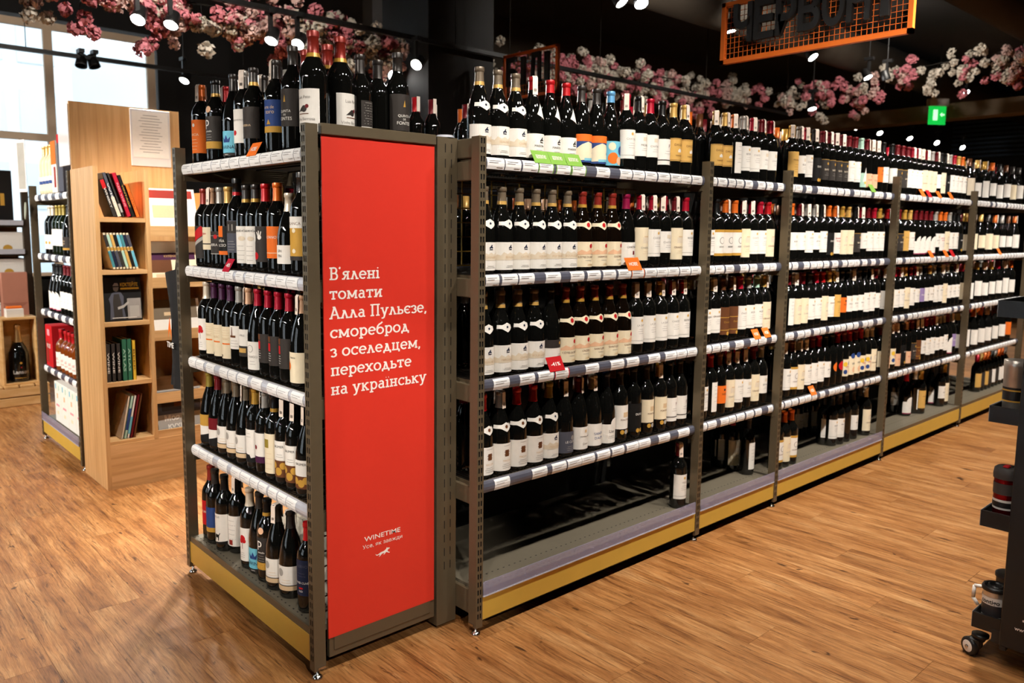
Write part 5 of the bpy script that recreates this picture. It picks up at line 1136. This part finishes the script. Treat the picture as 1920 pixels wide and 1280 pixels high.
for i, (x, c, lb) in enumerate(((.55, 'red', 'red'), (.78, 'olive', 'olive green'), (1.0, 'crimson', 'crimson'), (1.2, 'navy', 'navy'))):
    T = thing('gift_bag', '%s gift bag at the foot of the wall shelving' % lb, 'bag', (x, WY+.1, .001), 0, 'gift bags under the wall shelving'); MB().box(0, .19, 0, .12, 0, .42, paper(c), .003).build('body', T)
    MB().tube((.06, .06, .42), (.06, .06, .47), .003, wire_m).tube((.13, .06, .42), (.13, .06, .47), .003, wire_m).tube((.06, .06, .47), (.13, .06, .47), .003, wire_m).build('handle', T)
# champagne magnum in a pine box on a low crate
ck = thing('wooden_crate', 'low slatted pine pallet crate under the champagne box', 'crate', (1.14, 7.0, 0))
for j, z in enumerate((0, .075)):
    for yy in (0, .30): MB().box(-.06, .36, yy, yy+.05, z+.002, z+.068, pine, .003).build('slat', ck)
for i in range(4): MB().box(-.06+i*.108, .036+i*.108, 0, .35, .145, .163, pine, .002).build('slat', ck)
wb = thing('wooden_box', 'open upright pine box holding a champagne bottle', 'box', (1.19, 7.03, .164))
MB().box(0, .018, 0, .18, 0, .53, pine, .002).build('side_panel', wb); MB().box(.235, .253, 0, .18, 0, .53, pine, .002).build('side_panel', wb)
MB().box(.018, .235, 0, .18, 0, .018, pine, .002).build('bottom_panel', wb); MB().box(.018, .235, 0, .18, .512, .53, pine, .002).build('top_panel', wb); MB().box(.018, .235, .165, .18, .018, .512, pine).build('back_panel', wb)
cb = thing('champagne_bottle', 'large black champagne bottle with gold foil neck in pine box', 'champagne bottle', (1.3165, 7.11, .183))
MB().lathe([(0, 0), (.062, 0), (.07, .006), (.071, .03), (.071, .20), (.066, .235), (.05, .275), (.036, .30), (.03, .31)], glass_dark, 28).build('glass', cb)
MB().lathe([(.0305, .298), (.028, .32), (.021, .40), (.020, .42), (.024, .424), (.024, .438), (.019, .45), (.0, .452)], mat('gold_foil', rgb(206, 168, 110), .35, metal=.5, noise=.1, nscale=40), 24).build('foil', cb)
lm_ = MB(); R_ = .0716; fnc = lambda a, b: (R_*sin(a/R_), -R_*cos(a/R_), b)
put_text(lm_, 'Lanson', paper('white'), lambda a, b: fnc(a, .065+b), .03); wrap_rect(lm_, fnc, -.05, .05, .03, .034, paper('gold')); lm_.face([fnc(.009*cos(2*pi*i/16), .15+.009*sin(2*pi*i/16)) for i in range(16)], paper('gold')); lm_.face([fnc(.004*cos(2*pi*i/16), .115+.006*sin(2*pi*i/16)) for i in range(16)], paper('red')); lm_.build('label_print', cb)
pc = thing('small_box', 'small white card box with orange bow on the pine box', 'box', (1.24, 7.06, .6945)); MB().box(0, .12, 0, .09, 0, .065, paper('white'), .002).build('body', pc); MB().box(.005, .115, .02, .06, .066, .085, paper('orange'), .006).build('bow', pc)

# ------------------------------------------------------------------ hanging aisle signs
def hang_sign(label, x, y0, y1, z0, z1, text, cell=.03):
    """plane of constant x, read from -x; y1 is the reader's left"""
    T = thing('aisle_sign', label, 'sign', (x, (y0+y1)/2, z0)); W_ = (y1-y0)/2; H_ = z1-z0; f = .0095
    mb = MB().box(-.012, .012, -W_, W_, 0, 2*f, orange_m).box(-.012, .012, -W_, W_, H_-2*f, H_, orange_m).box(-.012, .012, -W_, -W_+2*f, 0, H_, orange_m).box(-.012, .012, W_-2*f, W_, 0, H_, orange_m); mb.build('frame', T)
    mb = MB(); n = round(2*W_/cell); k = round(H_/cell)
    for i in range(1, n): yy = -W_+2*W_*i/n; mb.box(-.0015, .0015, yy-.0009, yy+.0009, .01, H_-.01, orange_m)
    for j in range(1, k): zz = H_*j/k; mb.box(-.0045, -.0015, -W_+.01, W_-.01, zz-.0009, zz+.0009, orange_m)
    mb.build('wire_mesh', T)
    n = len(text); stp = 2*W_*.86/n; hgt = H_*.58
    for i, ch in enumerate(text):
        yc = W_*.84-stp*(i+.5); V, F, w = text_geo(ch, .028); k = hgt/.72; kw = min(k, stp*.92/w); mb = MB()
        for xo in (-.030, -.008):
            n0 = len(mb.v); mb.v += [(xo, yc-(a-w/2)*kw, H_*.31+b*k) for a, b in V]
            for fc in F: mb.f.append(tuple(n0+q for q in fc)); mb.mi.append(mb.m(letter_m)); mb.sm.append(False)
        ed = {}
        for fc in F:
            for a, b in zip(fc, fc[1:]+fc[:1]): ed[(a, b)] = 1
        for (a, b) in ed:
            if (b, a) not in ed: mb.face([(-.030, yc-(V[a][0]-w/2)*kw, H_*.31+V[a][1]*k), (-.030, yc-(V[b][0]-w/2)*kw, H_*.31+V[b][1]*k), (-.008, yc-(V[b][0]-w/2)*kw, H_*.31+V[b][1]*k), (-.008, yc-(V[a][0]-w/2)*kw, H_*.31+V[a][1]*k)], letter_m)
        mb.build('letter', T)
    for s in (-1, 1): MB().tube((0, s*W_*.8, H_), (0, s*W_*.8, RZ-z0), .003, wire_m).build('hanger', T)
sa, sb_ = hit(1352, 118, 'x', 3.3), hit(1712, 62, 'x', 3.3)
hang_sign('orange framed mesh sign with dark letters over the right aisle', 3.3, sb_.y, sa.y, sb_.z, sb_.z+.272, 'ЧЕРВОНI', .022)
sa, sb_ = hit(945, 185, 'x', 4.3), hit(1048, 82, 'x', 4.3)
hang_sign('small far orange framed mesh sign behind the bottles, beside the black pillar', 4.3, sb_.y, sa.y, sa.z-.02, sb_.z, 'БIЛI', .03)

# ------------------------------------------------------------------ blossom garlands
def pompom(seed, col):
    rg = random.Random(seed); mb = MB(); M = mat('petal_%s' % col, rgb(*{'pink': (226, 140, 150), 'blush': (232, 196, 186), 'white': (226, 216, 200)}[col]), .8, noise=.15, nscale=60)
    for i in range(46):
        t = rg.uniform(0, 2*pi); c = rg.uniform(-1, 1); s = math.sqrt(1-c*c); d = Vector((s*cos(t), s*sin(t), c))
        a = d.orthogonal().normalized(); b = d.cross(a); r0 = rg.uniform(.026, .042); w = rg.uniform(.012, .019)
        q = rg.uniform(0, 6.3); a, b = a*cos(q)+b*sin(q), b*cos(q)-a*sin(q)
        p = d*r0
        mb.face([d*.012, p-a*w*.7+b*w*.3, p+d*.006-b*w*.5, ], M, True); mb.face([d*.012, p+d*.006-b*w*.5, p+a*w*.8+b*w*.2], M, True)
        mb.face([p-a*w*.8+b*w*.4, p+d*.006-b*w*.6, p+a*w*.8+b*w*.4, p+b*w*.9-d*.004], M, True)
    return mb.mesh('blossom')
POM = {c: [pompom(i*7+len(c), c) for i in range(3)] for c in ('pink', 'blush', 'white')}
def garland(label, path, n, spread, seed, name='flower_garland'):
    T = thing(name, label, 'flower garland', path[0]); rg = random.Random(seed); o0 = Vector(path[0]); P = [Vector(p) for p in path]
    seg = [(b-a).length for a, b in zip(P[:-1], P[1:])]; tot = sum(seg); cnt = 0
    mb = MB()
    for a, b in zip(P[:-1], P[1:]): mb.tube(a-o0+Vector((0, 0, .02)), b-o0+Vector((0, 0, .02)), .006, wire_m, 6)
    mb.build('garland_wire', T)
    while cnt < n:
        s = rg.uniform(0, tot); i = 0
        while s > seg[i] and i < len(seg)-1: s -= seg[i]; i += 1
        p = P[i]+(P[i+1]-P[i])*min(1, s/seg[i])
        col = 'pink' if rg.random() < .38 else rg.choice(['white', 'white', 'blush'])
        drop = rg.uniform(.0, spread[2]) if rg.random() < .5 else rg.uniform(0, spread[2]*.4)
        L_ = rg.randint(3, 6); dx, dy = rg.gauss(0, spread[0]), rg.gauss(0, spread[1])
        if drop > .08: MB().tube(p-o0+Vector((0, 0, .02)), p-o0+Vector((dx, dy, -drop)), .002, wire_m, 4).build('sprig', T)
        for q in range(L_):
            if cnt >= n: break
            pos = p+Vector((dx+rg.gauss(0, .05), dy+rg.gauss(0, .04), -drop+rg.gauss(0, .05)+.07*(q % 3)-.05))
            o = ob('blossom', rg.choice(POM[col]), T); o.location = pos-o0; o.rotation_euler = (rg.uniform(0, 6), rg.uniform(0, 6), 0); k = rg.uniform(.95, 1.35); o.scale = (k, k, k); cnt += 1
    return T
garland('pink and white blossom garland under the ceiling, above the left displays', [(1.0, 5.2, 2.87), (1.9, 5.2, 2.80), (2.6, 5.2, 2.82), (3.62, 5.2, 2.80)], 290, (.05, .05, .20), 5)
garland('pink and white blossom garland right of the black pillar, above the long shelving', [(4.62, 5.55, 2.95), (6.0, 5.5, 3.02), (7.6, 5.5, 3.08), (9.2, 5.4, 3.12)], 290, (.06, .06, .24), 8)
garland('pink and white blossom garland at the far right under the ceiling beam', [(9.3, 5.3, 3.08), (9.4, 4.3, 3.12), (9.4, 3.4, 3.20), (9.45, 2.3, 3.26)], 200, (.06, .06, .28), 9)

# ------------------------------------------------------------------ track spotlights
head_me = MB().lathe([(0, .10), (.030, .10), (.036, .094), (.045, .01), (.046, 0), (.041, 0), (.040, .012)], black_m, 20).mesh('lamp_head')
lens_me = MB().lathe([(.040, .006), (.0, .006)], lens_m, 20).mesh('lamp_lens')
def spot(label, pos, aim, power=SPOT_W, size=64, group='ceiling track spotlights', col=LAMP_COL, lit=True, up=.20, rod=False):
    T = thing('track_spotlight', label, 'spotlight', pos, 0, group)
    d = (Vector(aim)-Vector(pos)).normalized(); q = (-d).to_track_quat('Z', 'Y')
    h = ob('lamp_head', head_me, T); h.rotation_mode = 'QUATERNION'; h.rotation_quaternion = q
    if lit:
        l = ob('lamp_lens', lens_me, T); l.rotation_mode = 'QUATERNION'; l.rotation_quaternion = q
    if rod: MB().tube((0, 0, up), (0, 0, RZ-pos[2]), .004, black_m).build('rod', T)
    MB().box(-.012, .012, -.012, .012, .05, up, black_m).box(-.02, .02, -.045, .045, up-.03, up, black_m).build('bracket', T)
    if lit:
        ld = bpy.data.lights.new('spot', 'SPOT'); ld.energy = power; ld.spot_size = radians(size); ld.spot_blend = .6; ld.shadow_soft_size = .04; ld.color = col
        lo = bpy.data.objects.new('spot_light', ld); C.objects.link(lo); lo.parent = T; lo.location = d*.004; lo.rotation_mode = 'QUATERNION'; lo.rotation_quaternion = (-d).to_track_quat('Z', 'Y')
    return T
def track(label, p, q):
    mb = MB(); p, q = Vector(p), Vector(q); T = thing('lighting_track', label, 'track', p)
    d = q-p; mb.bar((0, 0, 0), d, .016, black_m); mb.build('track_bar', T)
    n = max(2, int(d.length/1.6))
    for i in range(n+1): MB().tube(d*(i/n), d*(i/n)+Vector((0, 0, RZ-p.z)), .003, wire_m).build('hanger', T)
ZL = 2.72
track('black lighting track above the right aisle', (-2.5, .95, ZL+.2), (11.0, .95, ZL+.2))
track('black lighting track above the cross aisle, behind the camera', (-2.1, -2.5, ZL+.2), (-2.1, 6.9, ZL+.2))
track('black lighting track behind the double shelving', (.6, 4.9, ZL+.08), (9.0, 4.9, ZL+.08))
track('black lighting track in front of the shop window', (-2.0, 7.0, 2.735), (3.2, 7.0, 2.735))
for i, x in enumerate((.5, 1.2, 1.9, 2.6, 3.3, 4.1, 4.9, 5.7, 6.6, 7.6, 8.8)):
    spot('black ceiling spotlight above the right aisle, %s along its track' % ORD[i], (x, .95, ZL), (x+.35, 2.0, .9) if i % 4 else (x+.6, .9, 0), SPOT_W*((.46 if x < 3 else .62) if i % 4 else (1.3 if i else .45)), 104)
for i, (y, aim) in enumerate(((1.6, (1.15, 2.4, 1.3)), (2.3, (1.15, 2.6, 1.1)), (3.0, (1.15, 2.9, 1.0)), (4.0, (1.3, 4.7, .8)), (4.7, (1.3, 5.2, .8)), (5.4, (1.2, 6.4, .9)), (6.2, (1.1, 7.6, .9)), (6.6, (1.8, 9.0, 2.3)))):  # last lamp is added to brighten the window frames
    spot('black ceiling spotlight above the cross aisle, %s along its track' % ORD[i], (-2.1, y, ZL), aim, SPOT_W*(1.1 if i < 3 else 2.2), 31 if i < 3 else 56)
for i, x in enumerate((1.35, 1.75)): spot('black ceiling spotlight over the gap before the bookcase, %s of two' % ('left', 'right')[i], (x, 3.45, 3.1), (x+.05, 4.45, .6), SPOT_W*1.05, 60, rod=True)
spot('added unseen fill spotlight behind the camera, brightening the red poster panel', (-.1, -1.7, ZL+.3), (1.30, 2.1, .50), SPOT_W*1.7, 17, rod=True)  # added lamp, evens out the brightness down the red panel
# fixtures in view
for i, (u_, v_, aim, k) in enumerate([(320, 48, (.6, 3.8, 0), .5), (258, 38, (.2, 3.4, 0), .5), (508, 78, (1.5, 4.3, .8), .9), (558, 84, (.5, 3.4, 0), 1.0), (780, 122, (.5, 3.3, 0), 1.9), (738, 142, (2.4, 2.9, 1.4), .8)]):
    p = hit(u_, v_, 'z', 2.6); spot('lit spotlight hanging by the left blossom garland, %s from left' % ['second', 'first', 'third', 'fourth', 'sixth', 'fifth'][i], p, aim, SPOT_W*k, 46 if k > .95 else 64)
p = hit(345, 152, 'y', 7.0); spot('small lit spotlight low beside the window, above the orange-label bottle', p, (1.4, 6.2, .5), SPOT_W*.5, rod=True)
for i, (u_, v_, aim) in enumerate([(1167, 6, (4.3, 1.2, 0)), (1203, 8, (3.0, 1.4, 0))]):
    p = hit(u_, v_, 'z', 2.75); spot('lit ceiling spotlight at the top of the picture, %s of the pair' % ('left', 'right')[i], p, aim, SPOT_W*.7, rod=True)
for i, (u_, v_, D_, aim) in enumerate([(1370, 60, 6.5, (6, 3.2, .5)), (1525, 108, 6.4, (6.0, 1.0, 0)), (1628, 146, 8., (8, 2.2, .5)), (1662, 150, 8., (9.0, 3.0, .5)), (1523, 205, 8.2, (7.5, 3.2, 0)), (1606, 240, 11.5, (10, 3, 0)), (1650, 250, 12., (11, 3, 0)), (1706, 260, 12.5, (12, 3, 0)), (1757, 268, 13, (12, 2, 0)), (1805, 277, 13.5, (13, 2, 0)), (1812, 174, 10., (10, 1.5, 0))]):
    spot('lit spotlight far along the ceiling, %s from left' % ORD[i], at(u_, v_, D_), aim, SPOT_W*.55, rod=True)
for i, (u_, v_) in enumerate(((152, 124), (178, 126))):
    p = hit(u_, v_, 'y', 7.0); spot('unlit black spotlight on the track before the window, %s one' % ('left', 'right')[i], p, p+Vector((.2*(1 if i else -1), -.3, -1)), lit=False, up=.13)
# added spotlights, put in only to brighten the garlands
for i, (p, aim) in enumerate((((1.6, 4.0, 3.3), (2.0, 5.25, 2.8)), ((2.9, 4.1, 3.4), (3.0, 5.25, 2.8)))):
    spot('added fill spotlight brightening the left blossom garland, %s of two' % ('first', 'second')[i], p, aim, 75, 100, rod=True, up=.12)
for i, (p, aim) in enumerate((((5.0, 3.4, 3.2), (5.6, 5.5, 2.95)), ((6.6, 3.4, 3.3), (7.6, 5.4, 3.05)), ((8.0, 3.2, 3.35), (9.4, 3.8, 3.1)))):
    spot('added fill spotlight brightening the right blossom garland, %s of three' % ORD[i], p, aim, 62, 105, rod=True, up=.12)

# exit sign, louvres
T = thing('exit_sign', 'green emergency exit sign hanging far away', 'sign', at(1757, 215, 9.8)); T.rotation_euler = (0, 0, radians(-35))
gm = mat('exit_green', rgb(20, 190, 70), .4, emit=.9); MB().box(-.11, .11, -.01, .01, -.12, .10, gm).build('lit_face', T); MB().box(-.12, .12, -.04, .04, .10, .19, mat('exit_case', rgb(200, 200, 196), .5, noise=.05)).build('case', T)
pr = MB(); wp = mat('exit_white', rgb(190, 255, 200), .5, emit=1.2)
pr.face([(-.06, -.0115, -.07), (0, -.0115, -.07), (0, -.0115, .06), (-.06, -.0115, .06)], wp); pr.face([(.03, -.0115, 0), (.06, -.0115, .03), (.06, -.0115, -.03)], wp); pr.face([(.055, -.0115, -.01), (.09, -.0115, -.01), (.09, -.0115, .01), (.055, -.0115, .01)], wp); pr.build('pictogram', T); MB().tube((0, 0, .19), (0, 0, RZ-T.location.z), .006, wire_m).build('hanger', T)
T = thing('louvre_blind', 'dark blue louvred blind at the far right wall', 'blind', at(1888, 235, 14.5)); lm2 = mat('louvre_blue', rgb(56, 76, 98), .4, noise=.1)
for i in range(14): MB().box(-.02, .02, -.9, .9, -.55+i*.08, -.51+i*.08, lm2).build('slat', T)

# ------------------------------------------------------------------ mug stand on castors, right edge
MS = thing('display_stand', 'black mug display stand on castors with side trays', 'display stand', (2.87, .81, 0))
bk2 = mat('stand_black', rgb(16, 15, 15), .38, noise=.08, nscale=40); edge_m = mat('stand_edge', rgb(150, 148, 146), .35, metal=.5, noise=.05)
MB().box(-.012, .010, -.50, -.085, .085, 1.235, bk2, .003).build('front_panel', MS)
MB().box(-.006, .36, -.105, -.085, .07, 1.235, bk2, .002).build('side_panel', MS)
MB().box(.35, .37, -.50, -.02, .07, 1.235, bk2, .002).build('rear_panel', MS)
MB().box(.0, .36, -.50, -.06, .085, .125, bk2).build('base', MS)
for z in (.128, .477, .825, 1.165):
    mb = MB().box(.012, .34, -.085, -.002, z, z+.004, bk2).box(.004, .012, -.09, 0, z-.016, z+.036, bk2).box(.012, .345, -.004, 0, z, z+.036, bk2).box(.337, .345, -.09, 0, z, z+.036, bk2)
    tr = mb.build('tray', MS); MB().box(.003, .345, 0, .0015, z-.016, z+.037, edge_m).build('tray_edge', tr)
pr = MB(); fnp = lambda a, b: (-.0126, a, b)
put_text(pr, 'www.', white_print, lambda a, b: (-.0128, -.125-a, .155+b), .012, center=False, bold=.01); put_text(pr, 'Лу', white_print, lambda a, b: (-.0128, -.145-a, .19+b), .03, center=False, bold=.04)
pr.face([(-.0128, -.165+.012*cos(2*pi*i/16), .60+.03*sin(2*pi*i/16)) for i in range(16)], paper('magenta')); pr.build('panel_print', MS)
for cx_, cy_ in ((.035, -.005), (.32, -.02), (.035, -.44), (.32, -.44)):
    c_ = MB(); c_.lathe([(0, .082), (.026, .082), (.026, .074), (.018, .068), (.014, .058)], bk2, 16, (cx_, cy_-.015, 0)); c_.box(cx_-.016, cx_+.016, cy_-.022, cy_+.018, .03, .066, bk2, .006)
    cs = c_.build('castor', MS)
    w_ = MB().lathe([(.012, -.011), (.027, -.011), (.031, -.006), (.031, .006), (.027, .011), (.012, .011)], mat('rubber', rgb(24, 24, 25), .5, noise=.1), 22).lathe([(0, -.0125), (.015, -.0125), (.02, -.011)], paper('white'), 18).lathe([(.0, -.016), (.005, -.016), (.006, -.012)], chrome, 12).mesh('wheel')
    w = ob('wheel', w_, cs); w.location = (cx_-.004, cy_+.012, .031); w.rotation_euler = (radians(90), 0, radians(60))
stl = mat('brushed_steel', rgb(206, 198, 188), .34, metal=.75, noise=.08, nscale=60); redst = mat('red_steel', rgb(140, 14, 24), .25, metal=.8, noise=.05); dgrey = mat('mug_grey', rgb(64, 60, 58), .6, noise=.05); wpl = mat('mug_white', rgb(226, 222, 216), .4, noise=.03)
def mugpos(dx, dy, z): return (2.87+dx, .81+dy, z)
tm = thing('tumbler', 'brushed steel tumbler with black and gold label band on upper tray', 'tumbler', mugpos(.075, -.048, .8295))
MB().lathe([(0, 0), (.031, 0), (.033, .004), (.0365, .155), (.0375, .158), (.0375, .178), (.034, .18), (0, .178)], stl, 26).build('body', tm); MB().lathe([(.0346, .045), (.0356, .092)], black_m, 26).build('label', tm); MB().lathe([(.0348, .045), (.0350, .050)], paper('gold'), 26).build('label_edge', tm); MB().lathe([(.0361, .080), (.0362, .085)], paper('gold'), 26).build('label_edge', tm)
tm.location.z = .8295
rm = thing('travel_mug', 'red and dark grey travel mug with lid on middle tray', 'mug', mugpos(.075, -.046, .4815))
MB().lathe([(0, 0), (.031, 0), (.033, .004), (.036, .135), (.036, .14)], redst, 26).build('body', rm); MB().lathe([(.0362, .085), (.0368, .122)], dgrey, 26).build('grip', rm); MB().lathe([(.0345, .035), (.0357, .068)], wpl, 26).build('label', rm); MB().lathe([(.0352, .042), (.0359, .060)], black_m, 26).build('label_band', rm)
MB().lathe([(.0385, .136), (.0395, .150), (.037, .168), (.030, .174), (.0, .170)], dgrey, 26).build('lid', rm); MB().box(-.02, .006, -.008, .01, .171, .179, paper('red'), .003).build('lid_button', rm)
cm2 = thing('handled_mug', 'steel and white handled mug with black lid on lowest tray', 'mug', mugpos(.065, -.045, .1325), 0)
MB().lathe([(0, 0), (.033, 0), (.035, .004), (.0362, .06), (.037, .108)], stl, 28).build('body', cm2); MB().lathe([(.0358, .004), (.0363, .022)], wpl, 28).build('base_band', cm2); MB().lathe([(.0368, .022), (.0374, .06)], mat('mug_label', rgb(46, 42, 44), .5, noise=.2, nscale=60), 28).build('label', cm2); MB().lathe([(.0375, .06), (.0379, .086)], wpl, 28).build('label_band', cm2)
mb = MB(); Rm = .0382; put_text(mb, 'contigo', paper('ink'), lambda a, b: (-Rm*cos(a/Rm-.15), -Rm*sin(a/Rm-.15), .065+b), .014, bold=.02); mb.build('label_print', cm2)
mb = MB()
for j, (r0, z0, r1, z1) in enumerate(((.036, .098, .066, .092), (.066, .092, .068, .05), (.068, .05, .052, .028))):
    mb.tube((0.012, r0, z0), (.012, r1, z1), .006, wpl, 10)
mb.build('handle', cm2)
MB().lathe([(.040, .104), (.0415, .112), (.038, .120), (.032, .118), (.028, .114), (0, .114)], black_m, 28).lathe([(.026, .114), (.024, .122), (.018, .122), (.017, .114)], black_m, 24).build('lid', cm2)
dm2 = thing('handled_mug', 'dark mug with black lid behind the steel mug on lowest tray', 'mug', mugpos(.20, -.045, .1325)); MB().lathe([(0, 0), (.035, 0), (.037, .11), (.040, .112), (.038, .122), (0, .118)], dgrey, 24).build('body', dm2); MB().lathe([(.041, .108), (.041, .120), (.034, .124), (0, .121)], black_m, 24).build('lid', dm2)

# ------------------------------------------------------------------ office block outside the window
OB = thing('office_building', 'pale office block with rows of windows seen through the shop window', 'building', (0, 0, 0)); fm = mat('facade', rgb(226, 230, 232), .8, noise=.05, nscale=.5); gl2 = mat('facade_glass', rgb(200, 212, 220), .4, noise=.1, nscale=.5)
MB().box(-14, 7.6, 30, 40, -2, 11.6, fm).build('facade', OB)
wme = MB().box(0, 1.1, -.05, .1, 0, 1.5, gl2).mesh('window')
for r_ in range(5):
    for c_ in range(12): o = ob('window', wme, OB); o.location = (-10.5+c_*1.5, 29.98, -.4+r_*2.35)
OB2 = thing('office_building', 'grey lower block beyond the window to the right', 'building', (0, 0, 0)); MB().box(7.8, 20, 34, 44, -2, 8.2, mat('facade2', rgb(206, 214, 220), .8, noise=.05, nscale=.5)).build('facade', OB2)
struct(MB().box(-60, 60, 9.3, 90, -.3, -.2, mat('street', rgb(150, 150, 150), .9, noise=.2, nscale=.5)).build('ground'))
bpy.data.objects.remove(_fo)
